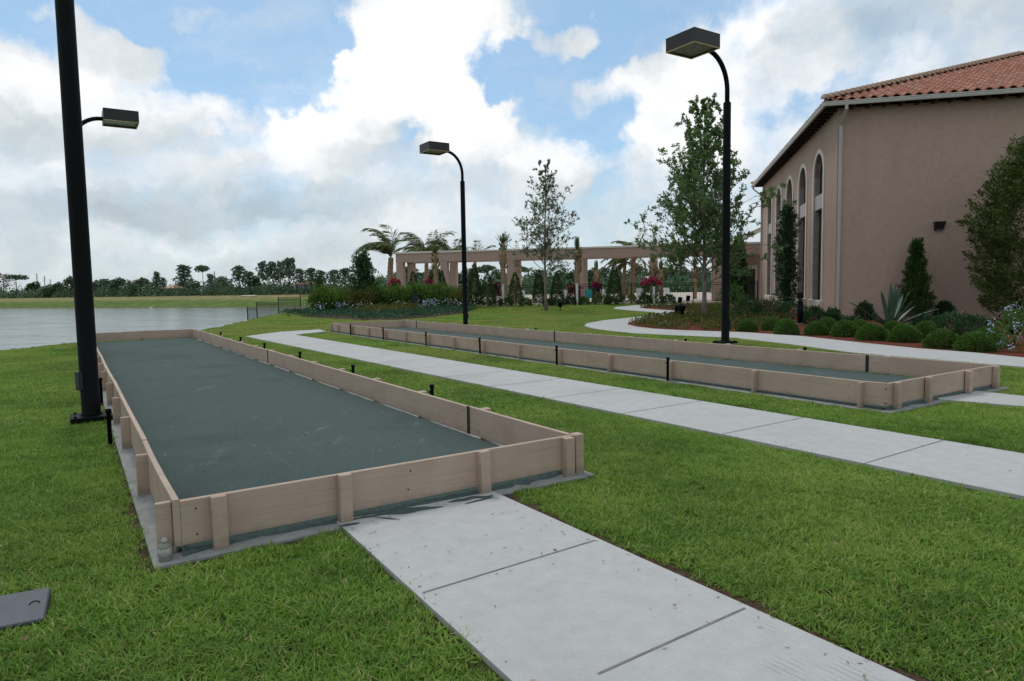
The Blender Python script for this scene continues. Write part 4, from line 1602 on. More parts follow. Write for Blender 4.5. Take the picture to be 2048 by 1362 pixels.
def gutter_prof():
    return [(0.0, -0.03), (-0.085, -0.03), (-0.115, 0.045), (-0.115, 0.075), (-0.14, 0.105), (-0.14, 0.135), (-0.125, 0.135), (-0.10, 0.105), (-0.10, 0.05), (-0.02, 0.0), (0.0, 0.0)]


pr = gutter_prof()
n = len(pr)
# along the front: profile offset -> -y ; along the left: offset -> -x (mitred corner)
V = []
for (q, z) in pr:
    V.append((RX0 + RXL, RY0 + q - 0.003, EZ + z))
for (q, z) in pr:
    V.append((RX0 + q - 0.003, RY0 + q - 0.003, EZ + z))
for (q, z) in pr:
    V.append((RX0 + q - 0.003, RY0 + RYL, EZ + z))
Fc = []
for s in range(2):
    for j in range(n):
        Fc.append((s * n + j, s * n + (j + 1) % n, (s + 1) * n + (j + 1) % n, (s + 1) * n + j))
Fc.append(tuple(2 * n + j for j in range(n)))
gt.add(V, Fc)
gt.build('gutter', M['gutter'], bld)


def downspout(x, y, dirx, diry, gx_, gy_):
    d = MB()
    hw = 0.06

    def sec(cx, cy, cz):
        return (cx, cy, cz)
    pts = [(gx_, gy_, EZ - 0.03), (gx_, gy_, EZ - 0.22), (x, y, EZ - 0.75), (x, y, 0.12), (x + dirx * 0.12, y + diry * 0.12, 0.03)]
    V, Fc = [], []
    for p in pts:
        for (ax, ay) in ((-hw, -hw), (hw, -hw), (hw, hw), (-hw, hw)):
            V.append((p[0] + ax, p[1] + ay, p[2]))
    for i in range(len(pts) - 1):
        for j in range(4):
            Fc.append((i * 4 + j, i * 4 + (j + 1) % 4, (i + 1) * 4 + (j + 1) % 4, (i + 1) * 4 + j))
    d.add(V, Fc)
    for z in (7.6, 4.6, 1.6):
        d.box((x - hw - 0.012, y - hw - 0.012, z), (x + hw + 0.012, y + hw + 0.004, z + 0.05))
    d.build('downspout', M['downspout'], bld)


downspout(0.10, -0.068, 0, -1, 0.16, RY0 - 0.05)
downspout(-0.068, LW_L - 0.18, -1, 0, RX0 - 0.05, LW_L - 0.10)

# wall lamp on the front wall
wx = KX + FDV * 3.98
wl = empty('wall_lamp', (*(wx - NV * 0.003), 3.72), BYAW, 'dark wedge shaped wall lamp on the blank stucco front wall', 'wall lamp')
m = MB()
V = [(-0.20, 0, 0.34), (0.20, 0, 0.34), (0.20, -0.22, 0.34), (-0.20, -0.22, 0.34), (-0.17, 0, 0.0), (0.17, 0, 0.0), (0.15, -0.12, 0.06), (-0.15, -0.12, 0.06)]
m.add(V, [(0, 1, 2, 3), (3, 2, 6, 7), (7, 6, 5, 4), (0, 3, 7, 4), (2, 1, 5, 6), (1, 0, 4, 5)])
m.box((-0.215, -0.24, 0.341), (0.215, 0.0, 0.37), bev=0.006)
m.build('housing', M['bronze'], wl)
m = MB()
m.box((-0.11, -0.135, 0.02), (0.11, -0.09, 0.035))
m.build('lens', M['lens'], wl)

# ------------------------------------------------------------------ pergola and entrance wing
PR = np.array([19.4, 53.0])              # right end of the front beam
PZT, PZB = 4.86, 3.96
PLEN = 30.2
perg = empty('pergola', (*PR, FENCE_Z), BYAW, 'long tan stucco colonnade with a cream cap beside the pool', 'pergola')
bz0, bz1 = PZB - FENCE_Z, PZT - FENCE_Z
m = MB()
m.box((-PLEN, 0, bz0), (2.5, 0.62, bz1 - 0.16))
m.build('beam', M['stucco'], perg)
m = MB()
m.box((-PLEN, 2.6, bz0), (2.5, 3.2, bz1 - 0.17))
m.build('beam', M['stucco'], perg)
m = MB()
m.box((-PLEN, 0.62, bz0 + 0.1), (-PLEN + 0.5, 2.6, bz1 - 0.18))
for k in range(1, 7):
    m.box((-PLEN + k * 5.1, 0.62, bz0 + 0.1), (-PLEN + k * 5.1 + 0.4, 2.6, bz1 - 0.18))
m.build('cross_beam', M['stucco'], perg)
m = MB()
m.box((-PLEN - 0.08, -0.08, bz1 - 0.16), (2.5, 0.70, bz1), bev=0.02)
m.box((-PLEN - 0.08, 2.52, bz1 - 0.17), (2.5, 3.28, bz1 - 0.01), bev=0.02)
m.build('cap', M['trim'], perg)


def along_perg(px):
    """distance along the pergola front (negative = left of its right end) seen at pixel column px"""
    d = pix_dir(px, 560)
    A = np.array([[FDV[0], -d[0]], [FDV[1], -d[1]]])
    s = np.linalg.solve(A, -PR)
    return s[0]


for (x0, x1) in ((793, 808), (881, 893), (1013.5, 1026), (1152, 1167), (1299, 1312), (1428, 1441)):
    s0, s1 = along_perg(x0), along_perg(x1)
    s1 = s0 + 0.62
    m = MB()
    m.box((s0, 0.004, -0.2), (s1, 0.60, bz0))
    m.build('column', M['stucco'], perg)
    m = MB()
    m.box((s0 + 0.01, 2.61, -0.2), (s1 - 0.01, 3.19, bz0))
    m.build('column', M['stucco'], perg)

wing = empty('entrance_wing', (*(KX + NV * LW_L), FENCE_Z), BYAW, 'low stucco entrance wing with a gable roof behind the clubhouse', 'entrance')
m = MB()
m.box((-2.6, 5.2, -0.3), (9, 5.5, 3.9))
m.box((9, 0.0, -0.3), (9.3, 5.5, 3.9))
m.build('wall', mat('rosy_stucco', [(0.42, 0.28, 0.235), (0.47, 0.32, 0.27)], 3, 0.9, coords='World'), wing)
m = MB()
for a in range(2):
    m.add([(-2.2, 3.4, 4.75), (-2.2, 9.5, 4.75), (3.0, 9.5, 7.2), (3.0, 3.4, 7.2), (-2.2, 3.4, 4.60), (-2.2, 9.5, 4.60), (3.0, 9.5, 7.05), (3.0, 3.4, 7.05)],
          [(0, 3, 2, 1), (4, 5, 6, 7), (0, 1, 5, 4), (3, 0, 4, 7), (2, 3, 7, 6)])
    break
m.build('roof', M['cap_tile'], wing)
m = MB()
m.add([(-2.3, 3.30, 4.62), (3.0, 3.30, 7.12), (3.0, 3.30, 6.80), (-2.3, 3.30, 4.30), (-2.3, 3.39, 4.62), (3.0, 3.39, 7.12), (3.0, 3.39, 6.80), (-2.3, 3.39, 4.30)],
      [(0, 3, 2, 1), (4, 5, 6, 7), (0, 1, 5, 4), (3, 7, 6, 2), (0, 4, 7, 3)])
m.build('barge_board', M['trim'], wing)
dr_ = MB()
dr_.box((-0.95, 5.14, 0.0), (0.35, 5.198, 2.9))
do = dr_.build('door', M['trim'], wing)
m = MB()
m.box((-0.75, 5.10, 0.03), (0.15, 5.139, 2.6))
m.build('door_leaf', M['dark_frame'], do)
m = MB()
m.box((-2.15, 5.06, 1.75), (-1.95, 5.198, 2.35), bev=0.02)
m.build('lantern', M['bronze'], wing)

# ------------------------------------------------------------------ fences
def fence(pts, zs, label, hgt, sp=0.11, name='metal_fence', mt='black_metal'):
    """pts: list of xy posts; zs: ground height at each panel; pickets between two rails"""
    root = empty(name, (*pts[0], 0), 0, label, 'fence')
    o = np.array(pts[0])
    for i in range(len(pts)):
        z = zs[min(i, len(zs) - 1)]
        zl = min(zs[max(0, i - 1)], z)
        zh = max(zs[max(0, i - 1)], z)
        p = np.array(pts[i]) - o
        m = MB()
        m.box((p[0] - 0.03, p[1] - 0.03, zl - 0.5), (p[0] + 0.03, p[1] + 0.03, zh + hgt + 0.04))
        m.build('fence_post', M[mt], root)
    for i in range(len(pts) - 1):
        a, b = np.array(pts[i]) - o, np.array(pts[i + 1]) - o
        L = np.linalg.norm(b - a)
        d = (b - a) / L
        z = zs[i]
        m = MB()
        an = math.atan2(d[1], d[0])
        Mx = Matrix.Translation((a[0], a[1], z)) @ Matrix.Rotation(an, 4, 'Z')
        for rz in (hgt - 0.03, hgt - 0.20, 0.12):
            m.box((0.03, -0.015, rz), (L - 0.03, 0.015, rz + 0.03), mat=Mx)
        n = int(L / sp)
        for k in range(1, n):
            s = L * k / n
            m.box((s - 0.009, -0.009, 0.06), (s + 0.009, 0.009, hgt - 0.031), mat=Mx)
        m.build('fence_panel', M[mt], root)
    return root


npan = 13
fence([tuple(FR - FDV * 30.0 * k / npan) for k in range(npan + 1)], [FENCE_Z] * npan, 'black picket fence in front of the pool deck and pergola', 1.55)
# stepped fence running down to the lake
LF_PX = [(602, 626.5, 54.0), (558, 634, 55.5), (515, 644, 57.0), (496, 650, 58.0)]
lp = [tuple(FL), (-13.9, 54.6)] + [tuple(atd(*q)[:2]) for q in LF_PX]
lz = [0.15, 0.0] + [float(atd(q[0], q[1], q[2])[2]) for q in LF_PX[:-1]]
lz = [0.15, 0.05, -0.22, -0.62, -1.05]
fence(lp, lz, 'dark stepped fence running down the bank into the lake', 1.36, mt='dark_green_metal')

# turquoise benches on the shore behind the stepped fence
for (px, py, dist, lb) in ((520, 637, 60.0, 'turquoise seat low behind the stepped fence, nearer the water'), (548, 632, 60.5, 'turquoise seat low behind the stepped fence, nearer the hedge')):
    p = atd(px, py, dist)
    r = empty('bench', (p[0], p[1], p[2] - 0.1), 0.1, lb, 'bench', 'turquoise seats by the shore fence')
    m = MB()
    m.box((-0.62, -0.2, 0.05), (0.62, 0.2, 0.13), bev=0.01)
    m.build('seat', M['teal'], r)
    for sx in (-0.5, 0.5):
        m = MB()
        m.box((sx - 0.14, -0.16, -1.6), (sx + 0.14, 0.16, 0.048))
        m.build('leg', M['dark_green_metal'], r)

# ------------------------------------------------------------------ bollard, spotlights, stick
bp = atd(1600, 645, 27.2)
bol = empty('bollard_light', (bp[0], bp[1], 0.0), 0.3, 'black bollard light with louvres and a domed top among the round shrubs', 'bollard light')
m = MB()
m.lathe([(0.105, 0), (0.105, 0.88), (0.0, 0.881)], 24)
m.build('post', M['black_metal'], bol)
m = MB()
for k in range(3):
    m.lathe([(0.085, 0.90 + k * 0.06), (0.125, 0.895 + k * 0.06), (0.125, 0.91 + k * 0.06), (0.085, 0.935 + k * 0.06)], 24)
m.build('louvre', M['black_metal'], bol)
m = MB()
m.lathe([(0.078, 0.882), (0.078, 1.07)], 20)
m.build('lens', M['lens'], bol)
m = MB()
m.lathe([(0.128, 1.072), (0.132, 1.10), (0.12, 1.17), (0.085, 1.24), (0.03, 1.275), (0, 1.28)], 24)
m.build('dome', M['black_metal'], bol)
m = MB()
m.lathe([(0.17, -0.05), (0.17, 0.03)], 20)
m.build('footing', M['old_concrete'], bol)


def spot(px, py, tilt, face, label, s=1.0):
    p = ground(px, py)
    r = empty('spotlight', (p[0], p[1], float(height(p[0], p[1]))), face, label, 'spotlight', 'black garden spotlights')
    r.scale = (s, s, s)
    m = MB()
    m.lathe([(0.02, -0.1), (0.02, 0.24)], 10)
    m.lathe([(0.07, -0.05), (0.07, 0.02)], 12)
    m.build('stem', M['black_metal'], r)
    Mx = Matrix.Translation((0, 0, 0.40)) @ Matrix.Rotation(tilt, 4, 'X')
    b = MB()
    prof = [(0.05, -0.20), (0.11, -0.16), (0.13, 0.0), (0.14, 0.12), (0.14, 0.18), (0.12, 0.18), (0.0, 0.15)]
    V, Fc = [], []
    for rr_, z in prof:
        for j in range(16):
            a = 2 * math.pi * j / 16
            V.append(Mx @ Vector((rr_ * math.cos(a), rr_ * math.sin(a), z)))
    for i in range(len(prof) - 1):
        for j in range(16):
            Fc.append((i * 16 + j, i * 16 + (j + 1) % 16, (i + 1) * 16 + (j + 1) % 16, (i + 1) * 16 + j))
    Fc.append(tuple(range(15, -1, -1)))
    b.add(V, Fc, 0, True)
    b.build('lamp_head', M['black_metal'], r)
    return r


spot(1121, 622, 0.5, 0.3, 'black spotlight in the lawn right of the sparse young tree trunk', 1.15)
spot(1355, 636, 0.25, 1.2, 'black spotlight in the groundcover beside the path bend, left one of the pair', 1.1)
spot(1363, 640, 0.3, 0.5, 'black spotlight in the groundcover beside the path bend, right one of the pair', 1.25)
spot(1360, 613, 0.2, 0.6, 'black spotlight by the fence just above the paired ones', 1.1)
spot(1376, 609, 0.2, 2.0, 'farthest black spotlight by the fence, right of the path loop', 1.1)
spot(2028, 690, 0.4, -0.5, 'black spotlight among the pale blue flowers at the right edge', 1.2)
sp_ = at(1720, 638)
stk = MB()
stk.tube([(0, 0, -0.1), (0.01, 0, 0.5), (0.0, 0.01, 0.62)], 0.025, 8)
so = stk.build('marker_stake', M['soffit'])
so.location = (sp_[0], sp_[1], 0)
tag(so, 'thin dark stake upright at the wall left of the agave', 'stake')

# pool furniture behind the fence
def lounge_chair(px, dist, label, mt, rz, group='pool chairs behind the fence'):
    p = atd(px, 590, dist)
    r = empty('pool_chair', (p[0], p[1], 0.28), rz, label, 'pool chair', group)
    m = MB()
    m.box((-0.32, -0.5, 0.34), (0.32, 0.35, 0.40), bev=0.01)
    m.build('seat', mt, r)
    m = MB()
    m.box((-0.32, -0.03, 0.0), (0.32, 0.03, 0.75), bev=0.01, mat=Matrix.Translation((0, 0.36, 0.38)) @ Matrix.Rotation(-0.35, 4, 'X'))
    m.build('backrest', mt, r)
    for sx in (-0.28, 0.28):
        for sy in (-0.45, 0.3):
            m = MB()
            m.box((sx - 0.025, sy - 0.025, 0), (sx + 0.025, sy + 0.025, 0.339))
            m.build('leg', M['white_pvc'], r)
    return r


lounge_chair(1181, 57.5, 'turquoise pool chair right of the fourth column, behind the fence', M['teal'], 0.2)
lounge_chair(1203, 58.0, 'white pool chair beside the turquoise one, behind the fence', M['white_pvc'], -0.1)
lounge_chair(1134, 58.5, 'white pool chair between the dark conifer and the fourth column', M['white_pvc'], 0.3)
lounge_chair(1284, 59.0, 'white pool chair left of the bright pink bougainvillea', M['white_pvc'], 0.1)
lounge_chair(1340, 62.0, 'white pool chair right of the bright pink bougainvillea', M['white_pvc'], 0.4)
lounge_chair(1047, 58.5, 'white pool chair behind the fence by the third column', M['white_pvc'], 0.3)

# ------------------------------------------------------------------ vegetation helpers
def unit(v):
    v = np.asarray(v, float)
    return v / np.maximum(np.linalg.norm(v, axis=-1, keepdims=True), 1e-9)


def leaf_mesh(name, P, D, L, Wd, m, r):
    """one rhombic leaf per point P along direction D"""
    n = len(P)
    D = unit(D)
    A = unit(np.cross(D, r.standard_normal((n, 3))))
    L = np.broadcast_to(np.asarray(L, float), (n,))[:, None]
    Wd = np.broadcast_to(np.asarray(Wd, float), (n,))[:, None]
    Nn = np.cross(D, A)
    V = np.empty((n, 4, 3))
    V[:, 0] = P
    V[:, 1] = P + D * L * 0.5 + A * Wd * 0.5 + Nn * Wd * 0.12
    V[:, 2] = P + D * L
    V[:, 3] = P + D * L * 0.5 - A * Wd * 0.5 + Nn * Wd * 0.12
    return mesh_np(name, V.reshape(-1, 3), np.arange(n * 4).reshape(n, 4), m)


def lump(r, k=5):
    """smooth random function of direction / height for irregular outlines"""
    fr = r.uniform(1.5, 6.0, (k, 2))
    ph = r.uniform(0, 6.28, (k, 2))
    am = r.uniform(0.4, 1.0, k)

    def f(th, t_):
        s = np.zeros_like(th)
        for (a, b), (p, q), am_ in zip(fr, ph, am):
            s = s + am_ * np.sin(np.round(a) * th + p) * np.sin(b * 2.2 * t_ + q)
        return s / am.sum()
    return f


def cone_crown(name, H, R, n, prof, leaf, m, r, rough=0.28, up=0.9, z0=0.0, shell=0.55, tufts=0):
    """dense upright crown; prof(t) gives relative radius at height fraction t"""
    tt = r.uniform(0, 1, n * 3)
    keep = r.uniform(0, 1, n * 3) < (prof(tt) * 0.85 + 0.15)
    t_ = tt[keep][:n]
    k = len(t_)
    th = r.uniform(0, 2 * np.pi, k)
    lf = lump(r, 7)
    rad = R * prof(t_) * (1 + rough * lf(th, t_ * 3)) * (shell + (1 - shell) * r.uniform(0, 1, k) ** 0.5)
    if tufts:      # sprays that stick out beyond the outline
        sel = r.uniform(0, 1, k) < 0.12
        rad = np.where(sel, rad * r.uniform(1.0, 1.0 + tufts, k), rad)
    P_ = np.stack([rad * np.cos(th), rad * np.sin(th), z0 + t_ * H], 1)
    D = np.stack([np.cos(th), np.sin(th), np.full(k, up)], 1) + r.standard_normal((k, 3)) * 0.45
    s = r.uniform(0.6, 1.25, k)
    return leaf_mesh(name, P_, D, leaf[0] * s, leaf[1] * s, m, r)


def clump_crown(name, H, R, n, prof, leaf, m, r, ncl, csize, z0=0.0, rough=0.3, up=0.9):
    """irregular crown made of many overlapping sprays of leaves"""
    tc_ = (np.arange(ncl) + r.uniform(0, 1, ncl)) / ncl
    tc_ = tc_ ** 0.9
    th = np.arange(ncl) * 2.39996 + r.uniform(-0.5, 0.5, ncl)
    lf = lump(r, 7)
    q = r.uniform(0.25, 1.0, ncl) ** 0.4 * (1 + rough * lf(th, tc_ * 3)) * r.uniform(0.8, 1.08, ncl)
    rc_ = np.maximum(0.0, R * prof(tc_) * q - csize * 0.35)
    C = np.stack([rc_ * np.cos(th), rc_ * np.sin(th), z0 + tc_ * (H - csize * 0.8)], 1)
    O = unit(np.stack([np.cos(th), np.sin(th), np.full(ncl, up)], 1) + r.standard_normal((ncl, 3)) * 0.25)
    cs = csize * r.uniform(0.55, 1.25, ncl)
    k = r.integers(0, ncl, n)
    s = r.uniform(-0.6, 1.0, n)
    wid = 0.42 * np.sqrt(np.maximum(0.03, 1 - s * s * 0.85)) * (1.1 - 0.5 * s)
    P_ = C[k] + O[k] * (s * cs[k])[:, None] + r.standard_normal((n, 3)) * (wid * cs[k] * 0.55)[:, None]
    D = O[k] * 0.9 + r.standard_normal((n, 3)) * 0.5
    g_ = r.uniform(0.6, 1.3, n)
    return leaf_mesh(name, P_, D, leaf[0] * g_, leaf[1] * g_, m, r)


def mound_crown(name, rx, rz, n, leaf, m, r, rough=0.16, lift=0.0):
    u = r.uniform(-0.15, 1, n)
    th = r.uniform(0, 2 * np.pi, n)
    lf = lump(r, 6)
    s = np.sqrt(np.maximum(0, 1 - u * u))
    q = (1 + rough * lf(th, u * 2)) * (0.62 + 0.38 * r.uniform(0, 1, n) ** 0.6)
    P_ = np.stack([rx * s * np.cos(th) * q, rx * s * np.sin(th) * q, lift + np.maximum(u, -0.1) * rz * q + rz * 0.12], 1)
    D = np.stack([s * np.cos(th), s * np.sin(th), u + 0.5], 1) + r.standard_normal((n, 3)) * 0.5
    k = r.uniform(0.65, 1.3, n)
    return leaf_mesh(name, P_, D, leaf[0] * k, leaf[1] * k, m, r)


def trunk_mb(H, r0, r1, lean=(0, 0), n=10, segs=6, wob=0.02, r=None):
    m = MB()
    pts, rad = [], []
    for i in range(segs + 1):
        f = i / segs
        w_ = wob * (r.standard_normal(2) if r is not None else np.zeros(2))
        pts.append((lean[0] * f + w_[0] * (i > 0), lean[1] * f + w_[1] * (i > 0), -0.15 + (H + 0.15) * f))
        rad.append(r0 * (1.25 if i == 0 else 1) * (1 - f) + r1 * f)
    m.tube(pts, rad, n)
    return m


# ------------------------------------------------------------------ the two young shade trees
def young_tree(loc, label, H, clear, prof, R, nb, leaf, lm, seed, trunk_r, per, fork=0.55, up0=0.9):
    r = np.random.default_rng(seed)
    root = empty('young_tree', loc, 0, label, 'tree')
    tm = MB()
    lead = []
    segs = 12
    for i in range(segs + 1):
        f = i / segs
        lead.append(Vector((0.10 * math.sin(f * 5 + seed) * f, 0.10 * math.cos(f * 4 + seed) * f, -0.1 + (H * 0.97 + 0.1) * f)))
    tm.tube(lead, [trunk_r * (1.25 if i == 0 else 1.0) * (1 - 0.93 * (i / segs) ** 0.8) + 0.006 for i in range(segs + 1)], 10)
    tm.build('trunk', M['bark'], root)
    br = MB()
    LP, LD = [], []

    def leader(z):
        f = min(max((z + 0.1) / (H * 0.97 + 0.1), 0), 1) * segs
        i = min(int(f), segs - 1)
        return lead[i].lerp(lead[i + 1], f - i)

    def limb(p, d, L, rad, depth):
        n = 5 if depth == 0 else 4
        pts = [p]
        d = d.normalized()
        for i in range(n):
            d = (d + Vector(r.standard_normal(3)) * 0.17 + Vector((0, 0, 0.10 if depth == 0 else 0.05))).normalized()
            pts.append(pts[-1] + d * L / n)
        br.tube(pts, [rad * (1 - 0.8 * i / n) for i in range(n + 1)], 5 if depth == 0 else 3, cap=False)
        if depth < 2:
            k = int(per[depth] * max(0.5, L / (R * 0.8 if depth == 0 else R * 0.3)))
            for j in range(k):
                f = r.uniform(0.15, 1.0)
                q = pts[min(int(f * n), n - 1)].lerp(pts[min(int(f * n), n - 1) + 1], f * n - int(f * n)) if f < 1 else pts[-1]
                sd_ = Vector(r.standard_normal(3))
                sd_ = (sd_ - d * sd_.dot(d)).normalized()
                nd = (d * 0.65 + sd_ * 0.8 + Vector((0, 0, 0.22))).normalized()
                limb(q, nd, L * r.uniform(0.22, 0.45) * (1.1 - 0.4 * f), rad * 0.45, depth + 1)
        if depth >= 1:
            nl = per[2] if depth == 2 else int(per[2] * 0.5)
            for j in range(nl):
                f = r.uniform(0.1, 1.0) * n
                i = min(int(f), n - 1)
                q = pts[i].lerp(pts[i + 1], f - i)
                LP.append(tuple(q))
                LD.append(tuple(d * 0.5 + Vector(r.standard_normal(3)) * 0.8))
    for b in range(nb):
        f = (b + r.uniform(0, 1)) / nb
        z = clear + (H * 0.985 - clear) * f ** 0.95
        th = b * 2.39996 + r.uniform(-0.4, 0.4)
        t_ = (z - clear) / (H - clear)
        L = max(0.25, R * float(prof(np.array([t_]))[0]) * r.uniform(0.75, 1.15))
        upk = up0 * (0.55 + 0.9 * t_) + r.uniform(-0.1, 0.15)
        d = Vector((math.cos(th), math.sin(th), upk))
        limb(leader(z - L * 0.25 * upk), d, L * math.sqrt(1 + upk * upk) * 0.85, trunk_r * (0.28 - 0.16 * t_), 0)
    br.build('branches', M['bark'], root)
    LP, LD = np.array(LP), np.array(LD)
    s = r.uniform(0.7, 1.3, len(LP))
    link('crown', leaf_mesh('crown', LP, LD, leaf[0] * s, leaf[1] * s, lm, r), root)
    return root


g1 = ground(1092, 622)
young_tree((g1[0], g1[1], g1[2]), 'sparse grey green young tree alone on the lawn before the pergola', 9.6, 2.35,
           lambda t_: np.interp(t_, [0, 0.12, 0.35, 0.7, 1], [0.95, 1.0, 0.85, 0.52, 0.16]), 3.0, 62, (0.105, 0.05), LF['grey_oak'], 41, 0.105, (8, 6, 9), up0=0.62)
g2 = ground(1408, 640)
young_tree((g2[0], g2[1], g2[2]), 'tall leafy green young tree beside the right lamp post', 9.75, 1.9,
           lambda t_: np.interp(t_, [0, 0.12, 0.3, 0.6, 0.85, 1], [0.9, 1.0, 0.86, 0.52, 0.30, 0.13]), 3.5, 86, (0.114, 0.057), LF['oak'], 77, 0.12, (8, 7, 14), up0=0.95)

# ------------------------------------------------------------------ conifers
def conifer(px, top, base, wpx, label, kind='juniper', dist=None, n=2200, group=None, name='conifer', rough=0.28, seed=None, bare=0.06, prof=None, lk=None, clumps=0, csize=0.5):
    r = np.random.default_rng(seed if seed is not None else int(px * 7 + top))
    if dist is None:
        p = ground(px, base)
        dist = p[1]
    p = atd(px, base, dist)
    zb = float(height(p[0], p[1]))
    zt = float(atd(px, top, dist)[2])
    H = zt - zb
    R = wpx * dist / FPX / 2
    root = empty(name, (p[0], p[1], zb), r.uniform(0, 6), label, 'conifer', group)
    trunk_mb(H * 0.8, max(0.03, R * 0.09), 0.01, n=7, r=r, wob=0.01).build('trunk', M['bark'], root)
    prof = prof or (lambda t_: np.interp(t_, [0, 0.10, 0.3, 0.6, 0.85, 1], [0.80, 1.0, 0.92, 0.62, 0.28, 0.03]))
    lk = lk or max(0.09, H * 0.035)
    if clumps:
        cme_ = clump_crown('crown', H * (1 - bare), R, n, prof, (lk * 1.6, lk * 0.62), LF[kind], r, clumps, csize, z0=H * bare, rough=rough)
    else:
        cme_ = cone_crown('crown', H * (1 - bare), R, n, prof, (lk * 1.6, lk * 0.62), LF[kind], r, rough=rough, z0=H * bare, tufts=0.3)
    link('crown', cme_, root)
    return root


FG = 'dark conical conifers along the pool fence'
conifer(950, 529, 611, 26, 'dark conifer just right of the middle lamp post', dist=50.5, group=FG)
conifer(976, 546, 610, 34, 'broad dark conifer second right of the middle lamp post', dist=50.0, group=FG)
conifer(1031, 545, 609, 30, 'bright green cone shaped conifer before the third column', 'arbor', dist=50.0, group=FG)
conifer(1078, 540, 607, 26, 'dark conifer just left of the sparse tree trunk', dist=50.3, group=FG)
conifer(1114, 545, 608, 27, 'dark conifer just right of the sparse tree trunk', dist=50.0, group=FG)
conifer(1229, 527, 606, 29, 'dark narrow conifer before the fence between two columns', dist=50.0, group=FG)
conifer(828, 543, 606, 28, 'dark conifer behind the hedge inside the first pergola bay', dist=54.5, group=FG)
conifer(885, 543, 606, 22, 'small dark conifer behind the hedge by the second column', dist=54.5, group=FG)
conifer(641, 552, 606, 20, 'narrow dark conifer at the left end of the hedge', 'arbor', dist=49.5, group=FG)
conifer(728, 501, 610, 60, 'large dark bushy conifer rising above the left part of the hedge', 'dark', dist=49.0, n=9000, rough=0.25, clumps=110, csize=0.62, lk=0.11,
        prof=lambda t_: np.interp(t_, [0, 0.2, 0.45, 0.7, 0.9, 1], [0.75, 1.0, 0.95, 0.62, 0.30, 0.04]))
conifer(1476, 470, 600, 30, 'slim dark conifer behind the right lamp post', 'dark', dist=44.0, n=2600,
        prof=lambda t_: np.interp(t_, [0, 0.3, 0.7, 1], [0.8, 1.0, 0.7, 0.1]))
conifer(1829, 476, 640, 60, 'bright green pointed conifer against the stucco front wall', 'arbor', dist=28.0, n=17000, rough=0.22, lk=0.06, clumps=260, csize=0.30,
        prof=lambda t_: np.interp(t_, [0, 0.12, 0.35, 0.62, 0.85, 1], [0.85, 1.0, 0.86, 0.52, 0.24, 0.02]))
conifer(1573, 402, 632, 36, 'tall ragged columnar conifer in front of the arched windows', 'dark', dist=34.5, n=15000, rough=0.30, seed=5, lk=0.075, clumps=120, csize=0.48,
        prof=lambda t_: np.interp(t_, [0, 0.15, 0.45, 0.72, 0.9, 1], [0.85, 0.95, 1.0, 0.95, 0.55, 0.12]))
conifer(2070, 250, 700, 268, 'large olive green cedar at the right edge against the front wall', 'cedar', dist=24.6, n=64000, rough=0.30, seed=9, bare=0.05, lk=0.075, clumps=330, csize=0.62,
        prof=lambda t_: np.interp(t_, [0, 0.06, 0.2, 0.42, 0.7, 0.88, 1], [0.55, 0.72, 0.92, 1.0, 0.78, 0.46, 0.06]))

# ------------------------------------------------------------------ round shrubs on the red mulch
shrub_proto = []
for k in range(4):
    shrub_proto.append(mound_crown('crown', 0.5, 0.62, 6500, (0.066, 0.030), LF['mound'], np.random.default_rng(100 + k), 0.13))
twig = MB()
for k in range(7):
    a = k * 0.9
    twig.tube([(0, 0, -0.05), (0.12 * math.cos(a), 0.12 * math.sin(a), 0.25), (0.3 * math.cos(a), 0.3 * math.sin(a), 0.5)], [0.014, 0.01, 0.004], 5)
to_ = twig.build('stems', M['bark'])
twig_me = to_.data
bpy.data.objects.remove(to_)
SG = 'round green shrubs on the red mulch'
SH = [(1499.6, 664, 44, 27, 'round shrub farthest left in the mulch row, just right of the right lamp post'),
      (1548, 662, 40, 27, 'round shrub half hidden behind its neighbour left of the bollard'),
      (1580, 671, 50, 34, 'round shrub in the front row, directly left of the bollard'),
      (1640, 671.5, 48, 29, 'round shrub in the front row, first right of the bollard'),
      (1662, 664, 46, 30, 'round shrub in the second row below the downspout'),
      (1700, 675, 58, 35, 'round shrub in the front row, second right of the bollard'),
      (1727, 667, 48, 28, 'round shrub in the second row below the thin stake'),
      (1755, 682, 62, 35, 'round shrub in the front row, below the left agave leaves'),
      (1797, 672, 50, 30, 'round shrub directly below the agave heart'),
      (1822, 686, 64, 38, 'round shrub in the front row below the pointed conifer'),
      (1861, 678, 52, 36, 'round shrub in the second row, right of the agave'),
      (1900, 698, 70, 40, 'round shrub in the front row, second from its right end'),
      (1967, 705, 74, 41, 'round shrub nearest the path at the right end of the front row'),
      (1990, 694, 66, 40, 'loose yellowish round shrub beside the pale blue flowers')]
for k, (px, by_, wpx, hpx, lb) in enumerate(SH):
    p = at(px, by_, 0.0)
    d = p[1]
    r = empty('round_shrub', (p[0], p[1] + wpx * d / FPX * 0.35, 0.0), k * 1.3, lb, 'shrub', SG)
    sx = wpx * d / FPX / 1.06
    sz = hpx * d / FPX / 0.74
    r.scale = (sx, sx, sz)
    link('crown', shrub_proto[k % 4], r)
    link('stems', twig_me, r)
